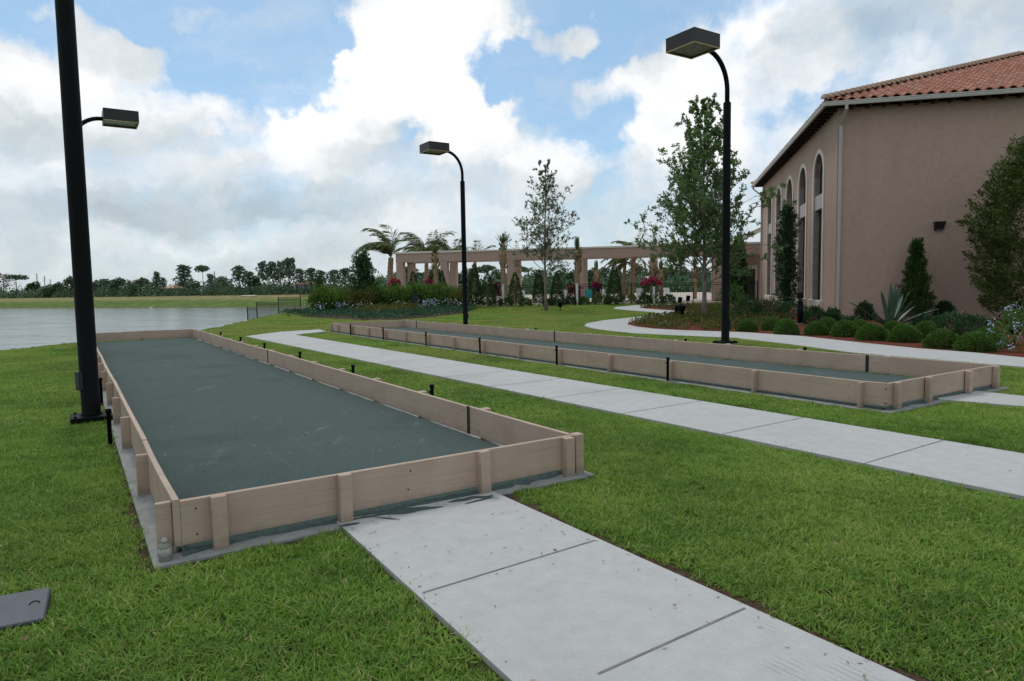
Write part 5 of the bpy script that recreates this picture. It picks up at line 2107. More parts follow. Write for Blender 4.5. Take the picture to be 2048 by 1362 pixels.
DSH = [(1917, 670, 84, 44, 'dark low spreading shrub at the wall below the cedar, left one'), (1958, 676, 74, 42, 'dark low spreading shrub at the wall below the cedar, right one'),
       (1856, 662, 56, 30, 'dark shrub at the wall foot right of the pointed conifer'), (1893, 640, 34, 34, 'glossy leafy shrub at the wall foot left of the cedar'),
       (1731, 640, 36, 34, 'glossy leafy shrub at the wall foot left of the agave'), (1668, 650, 34, 30, 'loose leafy shrub at the downspout foot'),
       (1704, 660, 44, 24, 'low dark shrub at the wall foot behind the front row'), (1632, 648, 44, 34, 'dark shrub under the nearest arched window'),
       (1540, 640, 66, 40, 'dark shrub before the far arched windows, left of the bollard'), (1500, 640, 60, 46, 'dark shrub right of the right lamp post, before the far wing'),
       (1466, 637, 70, 72, 'tall light green shrub behind the right lamp post'), (1590, 640, 60, 36, 'dark shrub behind the bollard below the columnar conifer')]
for k, (px, by_, wpx, hpx, lb) in enumerate(DSH):
    p = at(px, by_, 0.0)
    d = p[1]
    rr_ = np.random.default_rng(300 + k)
    r = empty('leafy_shrub', (p[0], p[1] + wpx * d / FPX * 0.2, 0.0), k * 0.7, lb, 'shrub', 'loose shrubs at the foot of the clubhouse wall')
    rx, rz = wpx * d / FPX / 2, hpx * d / FPX / 1.1
    mt = LF['mound'] if 'light' in lb else LF['hedge'] if 'yellow' in lb else LF['dark']
    link('crown', mound_crown('crown', rx, rz, 1500, (0.13, 0.052) if 'glossy' in lb or 'loose' in lb else (0.10, 0.04), mt, rr_, 0.35), r)
    link('stems', twig_me, r)

# agave
ap = at(1786, 663, 0.0)
ag = empty('agave', (ap[0], ap[1] + 0.2, 0.05), 0.2, 'large blue green agave with long stiff leaves before the front wall', 'agave')
ra = np.random.default_rng(12)
AGL = [(-1.30, 0.62, 1.75), (-0.95, 0.95, 1.8), (-0.62, 1.25, 1.75), (-0.40, 1.65, 1.75), (-0.14, 1.9, 1.75), (0.02, 2.1, 1.7), (0.14, 1.95, 1.6), (0.45, 1.5, 1.55), (0.85, 1.25, 1.8),
       (1.15, 0.72, 1.9), (1.45, 0.62, 1.6), (-1.5, 0.35, 1.2), (1.55, 0.35, 1.25), (-0.8, 0.6, 1.3), (0.7, 0.7, 1.3), (0.3, 1.0, 1.3), (-0.3, 1.0, 1.3)]
for k, (sx, uz, L) in enumerate(AGL):
    dy = ra.uniform(-0.55, 0.55) if k % 3 else ra.uniform(-0.9, -0.3)
    d = unit(np.array([sx, dy, uz]))
    side = unit(np.cross(d, np.array([-d[0], -d[1], 1.4])))
    nrm = np.cross(side, d)
    V, Fc = [], []
    nseg = 9
    for i in range(nseg + 1):
        f = i / nseg
        c = d * L * 0.92 * f + np.array([0, 0, -0.22 * abs(sx) * f * f * L * 0.5])
        wv_ = 0.068 * (0.85 + 0.8 * f) * (1 - f) ** 0.6 * 1.25 + 0.004
        th_ = 0.03 * (1 - f) + 0.004
        V += [c - side * wv_ + nrm * 0.028, c - nrm * th_, c + side * wv_ + nrm * 0.028, c + nrm * 0.004]
    for i in range(nseg):
        for j in range(4):
            Fc.append((i * 4 + j, i * 4 + (j + 1) % 4, i * 4 + 4 + (j + 1) % 4, i * 4 + 4 + j))
    Fc.append(tuple(nseg * 4 + j for j in range(4)))
    m = MB()
    m.add(V, Fc, 0, False)
    m.build('leaf', LF['agave'], ag)

# ------------------------------------------------------------------ ground cover in the beds
def scatter_poly(poly, n, r, margin=0.0, cond=None):
    pl = np.array([[float(p[0]), float(p[1])] for p in poly])
    lo, hi = pl.min(0), pl.max(0)
    xs, ys = [], []
    got = 0
    while got < n:
        x_ = r.uniform(lo[0], hi[0], 20000)
        y_ = r.uniform(lo[1], hi[1], 20000)
        ok = inside(x_, y_, [tuple(p) for p in pl])
        if margin > 0:
            ok &= ~near_edge(x_, y_, [tuple(p) for p in pl], margin)
        if cond is not None:
            ok &= cond(x_, y_)
        xs.append(x_[ok])
        ys.append(y_[ok])
        got += ok.sum()
    return np.concatenate(xs)[:n], np.concatenate(ys)[:n]


def pxcol(x_, y_):
    return 1024 + FPX * x_ / y_


def cover(name, label, cat, poly, n, m, leaf, hmax, seed, margin=0.15, cond=None, clump=0.5, up=0.7):
    r = np.random.default_rng(seed)
    cx0, cy0 = scatter_poly(poly, max(20, int(n / 45)), r, margin, cond)
    k = r.integers(0, len(cx0), n)
    hs = r.uniform(0.45, 1.0, len(cx0)) * hmax
    ang = r.uniform(0, 6.28, n)
    q = np.sqrt(r.uniform(0, 1, n))
    x_ = cx0[k] + np.cos(ang) * q * clump
    y_ = cy0[k] + np.sin(ang) * q * clump
    z_ = hs[k] * np.sqrt(np.maximum(0.02, 1 - q * q)) * r.uniform(0.55, 1.0, n)
    P_ = np.stack([x_, y_, height(x_, y_) + z_], 1)
    D = np.stack([np.cos(ang) * q, np.sin(ang) * q, np.full(n, up)], 1) + r.standard_normal((n, 3)) * 0.4
    s = r.uniform(0.6, 1.3, n)
    o = link(name, leaf_mesh(name, P_, D, leaf[0] * s, leaf[1] * s, m, r))
    return tag(o, label, cat, kind='stuff')


def right_cover(x_, y_):
    return (pxcol(x_, y_) < 1560) & (y_ < 47) & (crest_dist(x_, y_) < 0) & (x_ < KX[0] + (y_ - KX[1]) * 0.228 - 1.6) & ((y_ > 24.2) | (pxcol(x_, y_) < 1500))


cover('ground_cover', 'yellow green and coppery ground cover in the bed by the winding path', 'ground cover', BED, 15000, LF['copper'], (0.13, 0.065), 0.34, 61, 0.32, right_cover, 0.42)
cover('ground_cover', 'bluish green spreading juniper along the front of the hedge bed', 'ground cover', BED2, 17000, LF['cover'], (0.16, 0.05), 0.42, 62, 0.25,
      lambda x_, y_: near_edge(x_, y_, [tuple(p) for p in HBW] + [tuple(p) for p in reversed([q + np.array([0.0, 0.01]) for q in HBW])], 4.2), 0.7)
cover('flowering_plants', 'mixed low flowering plants behind the juniper in the hedge bed', 'flowers', BED2, 9000, LF['copper'], (0.12, 0.055), 0.65, 63, 0.6,
      lambda x_, y_: ~near_edge(x_, y_, [tuple(p) for p in HBW], 3.6) & (y_ < 50.5), 0.5)


def flowers(name, label, pxr, n, m, seed, dist, hz, spread):
    r = np.random.default_rng(seed)
    xs, ys = [], []
    ncl = max(3, n // 14)
    cxp = r.uniform(pxr[0], pxr[1], ncl)
    k = r.integers(0, ncl, n)
    dd_ = r.uniform(dist[0], dist[1], ncl)[k] + r.normal(0, spread, n)
    x_ = (cxp[k] - 1024) / FPX * dd_ + r.normal(0, spread, n)
    z_ = height(x_, dd_) + r.uniform(hz[0], hz[1], n)
    P_ = np.stack([x_, dd_, z_], 1)
    s = r.uniform(0.7, 1.3, n)
    o = link(name, leaf_mesh(name, P_, r.standard_normal((n, 3)) + np.array([0, -0.4, 0.6]), 0.095 * s, 0.085 * s, m, r))
    return tag(o, label, 'flowers', kind='stuff')


flowers('flowers', 'pale blue flowers at the left end of the hedge bed', (610, 745), 130, LF['blue'], 71, (46, 48.5), (0.35, 0.75), 0.25)
flowers('flowers', 'pale blue flowers in the hedge bed left of the middle lamp post', (850, 925), 140, LF['blue'], 72, (45.5, 48), (0.4, 0.8), 0.25)
flowers('flowers', 'small white flowers scattered through the hedge bed', (640, 960), 110, LF['white'], 73, (45, 49), (0.35, 0.85), 0.3)

# pale blue plumbago at the right edge
pp = at(2030, 706, 0.0)
pb = empty('flowering_shrub', (pp[0] + 0.55, pp[1] + 0.35, 0), 0, 'shrub with clusters of pale blue flowers at the right edge', 'shrub')
rr_ = np.random.default_rng(81)
link('crown', mound_crown('crown', 0.75, 0.95, 1500, (0.09, 0.04), LF['mound'], rr_, 0.35), pb)
cl = rr_.standard_normal((34, 3))
cl[:, 2] = np.abs(cl[:, 2])
cl = unit(cl) * np.array([0.76, 0.76, 0.98]) * rr_.uniform(0.85, 1.1, (34, 1)) + np.array([0, 0, 0.1])
kk = rr_.integers(0, 34, 560)
Pf = cl[kk] + rr_.normal(0, 0.045, (560, 3))
link('flowers', leaf_mesh('flowers', Pf, rr_.standard_normal((560, 3)), 0.042, 0.04, LF['blue'], rr_), pb)
link('stems', twig_me, pb)

# ------------------------------------------------------------------ hedge shrubs left of the middle lamp post
def block_crown(name, w_, d_, h_, n, leaf, m, r):
    """hedge shrub: many upright leafy shoots filling a rough block"""
    ncl = int(26 + 34 * w_)
    C = np.stack([r.uniform(-0.5, 0.5, ncl) * w_, r.uniform(-0.5, 0.5, ncl) * d_, h_ * (0.02 + 0.86 * r.uniform(0, 1, ncl) ** 0.75)], 1)
    C[:, 2] *= 1 - 0.22 * (np.abs(C[:, 0]) / (w_ / 2)) ** 3
    top = C[:, 2] > 0.72 * h_
    C[top, 2] += r.normal(0, 0.09, top.sum())
    k = r.integers(0, ncl, n)
    cs = r.uniform(0.22, 0.42, ncl)
    P_ = C[k] + r.standard_normal((n, 3)) * cs[k][:, None] * np.array([0.5, 0.5, 0.6])
    P_[:, 2] = np.maximum(P_[:, 2], 0.03)
    D = (P_ - C[k]) * 1.5 + np.array([0, -0.15, 0.7]) + r.standard_normal((n, 3)) * 0.5
    s = r.uniform(0.6, 1.35, n)
    return leaf_mesh(name, P_, D, leaf[0] * s, leaf[1] * s, m, r)


HG = 'clipped hedge shrubs in the bed left of the middle lamp post'
HD = [(638, 26, 577, 48.5, 'hedge', 'bright hedge shrub at the left end, beside the stepped fence'), (660, 16, 580, 48.5, 'hedge', 'narrow hedge shrub second from the left end'),
      (684, 9, 584, 48.0, 'hedge', 'thin hedge shrub between the two pale wall pieces'), (722, 40, 583, 47.5, 'copper', 'yellowish hedge shrub below the large dark conifer'),
      (757, 46, 575, 49.0, 'hedge', 'hedge shrub right of the large dark conifer'), (797, 40, 575, 49.2, 'hedge', 'hedge shrub under the left end of the pergola'),
      (842, 44, 572, 49.4, 'hedge', 'hedge shrub around the green utility box'), (885, 52, 571, 49.5, 'hedge', 'tall hedge shrub left of the middle lamp post'),
      (916, 22, 586, 48.2, 'copper', 'reddish brown shrub just left of the middle lamp post')]
for k, (px, wpx, top, dist, mt, lb) in enumerate(HD):
    r_ = np.random.default_rng(500 + k)
    p = atd(px, 612, dist)
    zb = float(height(p[0], p[1]))
    h_ = float(atd(px, top, dist)[2]) - zb
    w_ = wpx * dist / FPX * 1.08
    o = empty('hedge_shrub', (p[0], p[1], zb), 0, lb, 'hedge', HG)
    link('foliage', block_crown('foliage', w_, 1.3, h_, int(2600 + 2200 * w_), (0.15, 0.075), LF[mt], r_), o)
    m = MB()
    for j in range(3):
        m.tube([((j - 1) * w_ * 0.25, 0, -0.1), ((j - 1) * w_ * 0.3, 0.05, h_ * 0.7)], [0.03, 0.01], 5)
    m.build('stems', M['bark'], o)
# pale stucco wall pieces showing between the hedge shrubs
pw0, pw1 = atd(668, 612, 49.6), atd(703, 612, 49.6)
lw_ = empty('low_wall', (pw0[0], pw0[1], float(height(pw0[0], pw0[1]))), 0, 'low pinkish stucco wall showing between the hedge shrubs', 'wall')
m = MB()
m.box((0, -0.1, -0.2), (pw1[0] - pw0[0], 0.1, 1.28))
m.build('wall', M['deck'], lw_)
m = MB()
m.box((-0.05, -0.15, 1.282), (pw1[0] - pw0[0] + 0.05, 0.15, 1.36), bev=0.01)
m.build('cap', M['trim'], lw_)
ub = atd(831, 612, 48.4)
ubx = empty('utility_box', (ub[0], ub[1], float(height(ub[0], ub[1]))), 0.1, 'dark green utility box half sunk in the hedge', 'utility box')
m = MB()
m.box((-0.28, -0.25, -0.1), (0.28, 0.25, 1.02), bev=0.02)
m.build('cabinet', M['dark_green_metal'], ubx)
m = MB()
m.box((-0.30, -0.27, 1.021), (0.30, 0.27, 1.06), bev=0.01)
m.build('lid', M['dark_green_metal'], ubx)

# low shrubs along the pool fence
FSH = [(1012, 600, 24, 14, 'dark', 'low dark shrub by the first white post'), (1052, 598, 22, 12, 'mound', 'low light green shrub between two conifers, left of the sparse tree'),
       (1096, 600, 16, 10, 'dark', 'low shrub directly behind the sparse tree trunk'), (1140, 597, 26, 14, 'dark', 'low dark shrub left of the second white post'),
       (1168, 599, 22, 12, 'mound', 'low shrub right of the second white post'), (1203, 594, 32, 17, 'copper', 'low olive shrub below the white pool chair'),
       (1222, 598, 24, 12, 'dark', 'low dark shrub at the foot of the narrow conifer'), (1257, 590, 34, 18, 'copper', 'low grassy yellow green plant right of the narrow conifer'),
       (1290, 594, 26, 15, 'dark', 'low dark shrub left of the third white post'), (1337, 594, 24, 14, 'dark', 'low dark shrub right of the third white post'),
       (1112, 600, 22, 10, 'dark', 'low dark shrub right of the sparse tree trunk')]
for k, (px, y_, wpx, hpx, mt, lb) in enumerate(FSH):
    dist = 51.2
    p = atd(px, 600, dist)
    o = empty('fence_shrub', (p[0], p[1], float(height(p[0], p[1]))), k, lb, 'shrub', 'low shrubs along the pool fence')
    link('crown', mound_crown('crown', wpx * dist / FPX / 1.9, hpx * dist / FPX, 420, (0.2, 0.07), LF[mt], np.random.default_rng(700 + k), 0.3), o)
# bougainvillea
BG = [(1302, 557, 599, 44, True, 'bright pink bougainvillea behind the third white post'), (990, 566, 606, 30, False, 'maroon bougainvillea left of the first white post'),
      (1148, 570, 604, 34, False, 'maroon bougainvillea at the foot of the fourth column'), (790, 560, 600, 26, True, 'pink bougainvillea above the hedge at the left pergola column'),
      (858, 560, 600, 16, True, 'small pink bougainvillea above the hedge in the first bay'), (1193, 566, 596, 18, True, 'small pink bougainvillea behind the pool chairs')]
for k, (px, top, base, wpx, pink, lb) in enumerate(BG):
    dist = 51.6 if k in (0, 1, 2) else 55.5
    p = atd(px, base, dist)
    zb = float(height(p[0], p[1]))
    h_ = float(atd(px, top, dist)[2]) - zb
    o = empty('bougainvillea', (p[0], p[1], zb), 0, lb, 'bougainvillea', 'bougainvilleas along the pool fence')
    r_ = np.random.default_rng(760 + k)
    rx = wpx * dist / FPX / 2
    link('crown', mound_crown('crown', rx * 0.9, h_ * 0.85, 700, (0.16, 0.08), LF['dark' if pink else 'maroon'], r_, 0.45), o)
    nf = 420 if pink else 160
    th = r_.uniform(0, 6.28, nf)
    qq = np.sqrt(r_.uniform(0, 1, nf))
    Pf = np.stack([rx * qq * np.cos(th), rx * 0.6 * qq * np.sin(th), h_ * (0.72 + 0.28 * np.sqrt(1 - qq * qq * 0.9) * r_.uniform(0.7, 1.0, nf)) + 0.25 * h_ * (np.sin(th * 3) * 0.25)], 1)
    link('flowers', leaf_mesh('flowers', Pf, r_.standard_normal((nf, 3)), 0.15, 0.12, LF['pink' if pink else 'maroon'], r_), o)
    m = MB()
    m.tube([(0, 0, -0.1), (0.05, 0, h_ * 0.5), (0, 0.03, h_ * 0.8)], [0.04, 0.03, 0.01], 6)
    m.build('stems', M['bark'], o)
for px, top, base, lb in ((1006.5, 570, 604, 'white post before the fence beside the palm with a bulging trunk'), (1154, 568, 600, 'white post before the fence at the fourth column'),
                          (1307.5, 574, 601, 'white post before the fence under the bright pink bougainvillea')):
    p = atd(px, base, 51.0)
    z1_ = float(atd(px, top, 51.0)[2])
    zb = float(height(p[0], p[1]))
    o = empty('white_post', (p[0], p[1], zb), 0.2, lb, 'post', 'white posts before the pool fence')
    m = MB()
    m.box((-0.075, -0.075, -0.2), (0.075, 0.075, z1_ - zb), bev=0.008)
    m.build('shaft', M['white_pvc'], o)
    m = MB()
    m.box((-0.09, -0.09, z1_ - zb + 0.001), (0.09, 0.09, z1_ - zb + 0.035), bev=0.008)
    m.build('cap', M['white_pvc'], o)

# ------------------------------------------------------------------ palms
def frond(P_, D_, hub, az_, el_, L, wind, r, lw=0.045, nl=34, rach=None, droop=1.0):
    """curved rachis with drooping leaflets; wind is a horizontal push"""
    p = np.array(hub, float)
    d = np.array([math.cos(az_) * math.cos(el_), math.sin(az_) * math.cos(el_), math.sin(el_)])
    pts = [p.copy()]
    n = 14
    for i in range(n):
        f = i / n
        d = unit(d + np.array([wind[0], wind[1], 0]) * 0.055 + np.array([0, 0, -1]) * 0.11 * droop * (0.4 + f))
        p = p + d * L / n
        pts.append(p.copy())
    if rach is not None:
        rach.tube(pts, [0.035 * (1 - 0.85 * i / n) for i in range(n + 1)], 4, cap=False)
    for k in range(nl):
        f = (0.12 + 0.88 * k / nl) * n
        i = min(int(f), n - 1)
        q = pts[i] + (pts[i + 1] - pts[i]) * (f - i)
        t_ = unit(pts[i + 1] - pts[i])
        sd_ = unit(np.cross(t_, np.array([0, 0, 1.0])) + 1e-6)
        for s in (-1, 1):
            dd_ = unit(t_ * 0.75 + sd_ * s * 0.75 + np.array([wind[0] * 0.5, wind[1] * 0.5, -0.35]) + r.normal(0, 0.15, 3))
            P_.append(q)
            D_.append(dd_ * L * 0.30 * (1 - 0.55 * abs(f / n - 0.45)))


def palm(px, hub_y, dist, label, L, nfr, wind, seed, tr=0.17, base_z=FENCE_Z, group='palms along the pool', trunk_px=None, kind='palm', eldeg=(10, 80), azs=None, droop=1.0):
    r = np.random.default_rng(seed)
    hub = atd(px, hub_y, dist)
    bx_ = atd(trunk_px if trunk_px else px, 600, dist)
    root = empty('palm_tree', (bx_[0], bx_[1], base_z), 0, label, 'palm', group)
    H = hub[2] - base_z
    off = (hub[0] - bx_[0], hub[1] - bx_[1])
    m = MB()
    pts, rad = [], []
    for i in range(25):
        f = i / 24
        pts.append((off[0] * f ** 1.4, off[1] * f ** 1.4, -0.2 + (H + 0.2) * f))
        rad.append(tr * (1.22 - 0.35 * f) * (1.07 if i % 2 else 0.95))
    m.tube(pts, rad, 12)
    m.build('trunk', M['palm_bark'], root)
    P_, D_ = [], []
    rc = MB()
    for k in range(nfr):
        a = (k * 2.39996 + r.uniform(-0.3, 0.3)) if azs is None else r.uniform(*azs)
        e_ = math.radians(r.uniform(*eldeg))
        frond(P_, D_, (off[0], off[1], H), a, e_, L * r.uniform(0.8, 1.1), wind, r, rach=rc, nl=30, droop=droop)
    D_ = np.array(D_)
    ln = np.linalg.norm(D_, axis=1)
    rc.build('frond_stem', LF['dry_palm'], root)
    link('fronds', leaf_mesh('fronds', np.array(P_), D_, ln, 0.075, LF[kind], r), root)
    return root


def tied_palm(px, top_y, dist, trunk_top_y, label, tr, seed, base_z=FENCE_Z, bulge=False, spread=0.35):
    """freshly planted palm: boots on the trunk and a bundle of fronds tied upright"""
    r = np.random.default_rng(seed)
    b = atd(px, 600, dist)
    zt = float(atd(px, trunk_top_y, dist)[2]) - base_z
    zz = float(atd(px, top_y, dist)[2]) - base_z
    root = empty('palm_tree', (b[0], b[1], base_z), 0, label, 'palm', 'palms along the pool')
    m = MB()
    pts, rad = [], []
    for i in range(31):
        f = i / 30
        pts.append((0.03 * math.sin(f * 4 + seed), 0, -0.2 + (zt + 0.2) * f))
        w_ = tr * (1.0 + (0.06 if i % 2 else -0.05))
        if bulge and 0.62 < f < 0.97:
            w_ *= 1.0 + 0.65 * math.sin((f - 0.62) / 0.35 * math.pi)
        if f > 0.92 and not bulge:
            w_ *= 1 - (f - 0.92) * 6
        rad.append(w_)
    m.tube(pts, rad, 12)
    m.build('trunk', M['palm_bark'], root)
    # old leaf bases
    n = 60
    th = r.uniform(0, 6.28, n)
    hz = zt * r.uniform(0.55, 1.0, n)
    P_ = np.stack([np.cos(th) * tr * 0.9, np.sin(th) * tr * 0.9, hz], 1)
    link('leaf_bases', leaf_mesh('leaf_bases', P_, np.stack([np.cos(th) * 0.6, np.sin(th) * 0.6, np.ones(n)], 1), 0.42, 0.12, LF['dry_palm'], r), root)
    n = 90
    P_ = np.stack([r.normal(0, tr * 0.25, n), r.normal(0, tr * 0.25, n), np.full(n, zt * 0.985)], 1)
    D_ = np.stack([r.normal(0, spread, n), r.normal(0, spread, n), np.ones(n)], 1)
    link('fronds', leaf_mesh('fronds', P_, D_, (zz - zt) * r.uniform(0.6, 1.05, n), 0.06, LF['palm'], r), root)
    return root


WND = (-1.0, 0.0)
palm(782, 515, 61.0, 'tallest windblown palm at the left end of the pergola', 3.6, 17, WND, 1, tr=0.26, trunk_px=778, eldeg=(52, 88), droop=1.45)
palm(853, 512, 66.0, 'windblown palm rising behind the first pergola bay', 3.5, 16, WND, 2, tr=0.2, eldeg=(40, 85), droop=1.3)
palm(906, 515, 66.0, 'windblown palm rising behind the second pergola bay, left of the lamp', 3.0, 13, WND, 3, tr=0.2, eldeg=(30, 75), droop=1.3)
palm(950, 519, 69.0, 'palm tips just above the pergola right of the middle lamp post', 2.4, 10, WND, 4, tr=0.18, eldeg=(20, 70))
palm(1268, 511, 61.0, 'shaggy palm behind the pergola left of the tall leafy tree', 2.9, 20, WND, 5, tr=0.22, eldeg=(-10, 75), trunk_px=1262)
palm(1250, 525, 62.0, 'lower shaggy palm with a leaning trunk behind the pergola', 1.9, 12, WND, 6, tr=0.17, eldeg=(-25, 55), trunk_px=1246, kind='dry_palm')
tied_palm(873, 480, 53.5, 507, 'bare trunked palm with tied fronds before the second column', 0.17, 7)
tied_palm(1008, 461, 53.5, 487, 'palm with a bulging trunk and tufted head before the third column', 0.19, 8, bulge=True, spread=0.32)
tied_palm(1155, 468, 53.5, 500, 'palm with a spiky tied head before the fourth column', 0.20, 9, spread=0.07)
tied_palm(1306, 505, 53.5, 524, 'stout bare palm trunk before the fifth column', 0.24, 10, spread=0.1)
tied_palm(1193, 517, 66.0, 540, 'slim bare palm spike seen through the fourth pergola bay', 0.22, 11, spread=0.06)
tied_palm(1322, 516, 64.0, 540, 'slim bare palm spike right of the fifth column', 0.22, 12, spread=0.06)
tied_palm(1389, 510, 64.0, 540, 'slim bare palm left of the tall leafy tree trunk', 0.2, 13, spread=0.08)

# ------------------------------------------------------------------ far bank: trees, houses, bird, sand
def far_point(px, off, near_=None):
    """point on the ray of pixel column px, off metres beyond the far shore"""
    d = pix_dir(px, 585)
    s = d[:2] / d[1]
    y_ = 60.0
    for i in range(4000):
        x_ = s[0] * y_
        lim = np.interp(x_, [-600, -151, -63, -20, 60], [420, 203, 164, 150, 150]) + off
        if y_ >= lim:
            break
        y_ += 0.25
    return np.array([s[0] * y_, y_])


def far_variant(kind, seed):
    """meshes (trunk, crown) of a far tree, unit size: height 10, width about 1 in x and y scaled by 5"""
    r = np.random.default_rng(seed)
    tm = MB()
    P_, D_, S_ = [], [], []

    def clump(c, rx, rz, n):
        u = unit(r.standard_normal((n, 3)))
        q = r.uniform(0.35, 1.0, (n, 1)) ** 0.5
        P_.append(np.array(c) + u * q * np.array([rx, rx, rz]))
        D_.append(u + r.standard_normal((n, 3)) * 0.5 + np.array([0, 0, 0.35]))
    if kind == 'pine':
        tm.tube([(0, 0, -0.5), (0.1, 0, 3), (-0.05, 0.05, 6.5), (0.05, 0, 9.2)], [0.19, 0.16, 0.12, 0.04], 7)
        nb = 12
        for k in range(nb):
            f = k / (nb - 1)
            z = 4.6 + 4.7 * f
            a = k * 2.4 + r.uniform(-0.4, 0.4)
            R = (2.1 - 1.1 * f) * r.uniform(0.45, 1.1)
            c = (R * math.cos(a), R * math.sin(a), z + 0.3)
            tm.tube([(0, 0, z - 0.5), (c[0] * 0.6, c[1] * 0.6, z), c], [0.06, 0.045, 0.02], 4, cap=False)
            clump(c, r.uniform(0.65, 1.1), r.uniform(0.36, 0.6), 80)
        clump((0, 0, 9.3), 1.0, 0.55, 90)
    elif kind == 'umbrella':
        tm.tube([(0, 0, -0.5), (0.15, 0, 3), (0.0, 0.05, 6.5), (0.1, 0, 8.7)], [0.15, 0.13, 0.1, 0.05], 7)
        for k in range(11):
            a = k * 2.4
            R = 2.1 * math.sqrt((k + 0.5) / 11)
            c = (R * math.cos(a), R * math.sin(a), 9.2 - 0.16 * R * R + r.uniform(-0.25, 0.15))
            tm.tube([(0, 0, 7.6), (c[0] * 0.6, c[1] * 0.6, 8.3), c], [0.05, 0.04, 0.02], 4, cap=False)
            clump(c, 0.85, 0.40, 75)
    elif kind == 'bushy':
        tm.tube([(0, 0, -0.5), (0.1, 0, 2.5), (0, 0, 6)], [0.26, 0.2, 0.08], 7)
        for k in range(17):
            u = unit(r.standard_normal(3))
            c = (u[0] * 1.75, u[1] * 1.75, 5.0 + u[2] * 3.3)
            clump(c, r.uniform(0.85, 1.25), r.uniform(0.9, 1.4), 105)
        clump((0, 0, 2.2), 2.1, 1.7, 260)
        clump((0, 0, 5.0), 1.5, 2.6, 260)
    elif kind == 'cone':
        tm.tube([(0, 0, -0.5), (0, 0, 9.6)], [0.2, 0.03], 6)
        for k in range(16):
            f = k / 15
            a = k * 2.4
            R = 1.9 * (1 - f) + 0.1
            clump((R * math.cos(a) * 0.8, R * math.sin(a) * 0.8, 1.4 + 8 * f), 0.55 + 0.6 * (1 - f), 0.7, 75)
    elif kind == 'bare':
        tm.tube([(0, 0, -0.5), (0.1, 0, 4), (0, 0, 8)], [0.2, 0.15, 0.05], 6)
        for k in range(16):
            a = k * 2.4
            z = 3 + 0.35 * k
            e_ = (1.9 * math.cos(a), 1.9 * math.sin(a), z + 1.7)
            tm.tube([(0, 0, z), (e_[0] * .5, e_[1] * .5, z + 0.7), e_], [0.07, 0.05, 0.02], 4, cap=False)
            clump(e_, 0.8, 0.6, 26)
    elif kind == 'snag':
        tm.tube([(0, 0, -0.5), (0.05, 0, 6), (0.0, 0, 10)], [0.24, 0.18, 0.1], 6)
        for k in range(5):
            a = k * 2.1
            tm.tube([(0, 0, 7.4 + k * 0.4), (0.7 * math.cos(a), 0.5 * math.sin(a), 8.3 + k * 0.4)], [0.08, 0.03], 4)
    o = tm.build('trunk', M['pine_bark'])
    tme = o.data
    bpy.data.objects.remove(o)
    cme = None
    if P_:
        P2, D2 = np.concatenate(P_), np.concatenate(D_)
        mt = {'pine': 'pine', 'umbrella': 'pine', 'bushy': 'wood', 'cone': 'pine', 'bare': 'wood_dry'}[kind]
        s = r.uniform(0.6, 1.3, len(P2))
        cme = leaf_mesh('crown', P2, D2, 0.66 * s, 0.36 * s, LF[mt], r)
    return tme, cme


FV = {k: [far_variant(k, 900 + 7 * i + 31 * j) for i in range(4 if k in ('pine', 'bushy') else 2)] for j, k in enumerate(('pine', 'umbrella', 'bushy', 'cone', 'bare', 'snag'))}
pale_bush = []
for tme, cme in FV['bushy'][:2]:
    c_ = cme.copy()
    c_.materials.clear()
    c_.materials.append(LF['wood_light'])
    pale_bush.append((tme, c_))
FV['pale'] = pale_bush
rf = np.random.default_rng(55)
NMS = {'pine': 'pine_tree', 'umbrella': 'pine_tree', 'bushy': 'broad_tree', 'pale': 'broad_tree', 'cone': 'pine_tree', 'bare': 'bare_tree', 'snag': 'dead_trunk'}


def far_tree(px, top, wpx, kind, label, group, off=None, dist=None, wn=1.0):
    if dist is None:
        p = far_point(px, off if off is not None else rf.uniform(24, 33))
    else:
        q = atd(px, 580, dist)
        p = np.array([q[0], q[1]])
    zb = float(height(p[0], p[1]))
    H = float(atd(px, top, p[1])[2]) - zb
    o = empty(NMS[kind], (p[0], p[1], zb - 0.05), rf.uniform(0, 6.28), label, 'dead tree' if kind == 'snag' else 'tree', group)
    tme, cme = FV[kind][int(rf.integers(0, len(FV[kind])))]
    sz = H / (9.9 if kind in ('pine', 'umbrella', 'bushy', 'pale', 'snag') else 9.7)
    sw = wpx * 0.92 * p[1] / FPX / (5.2 if kind in ('bushy', 'pale', 'umbrella') else 4.6) if kind != 'snag' else sz
    o.scale = (sw, sw, sz)
    link('trunk', tme, o)
    if cme is not None:
        link('crown', cme, o)
    return o


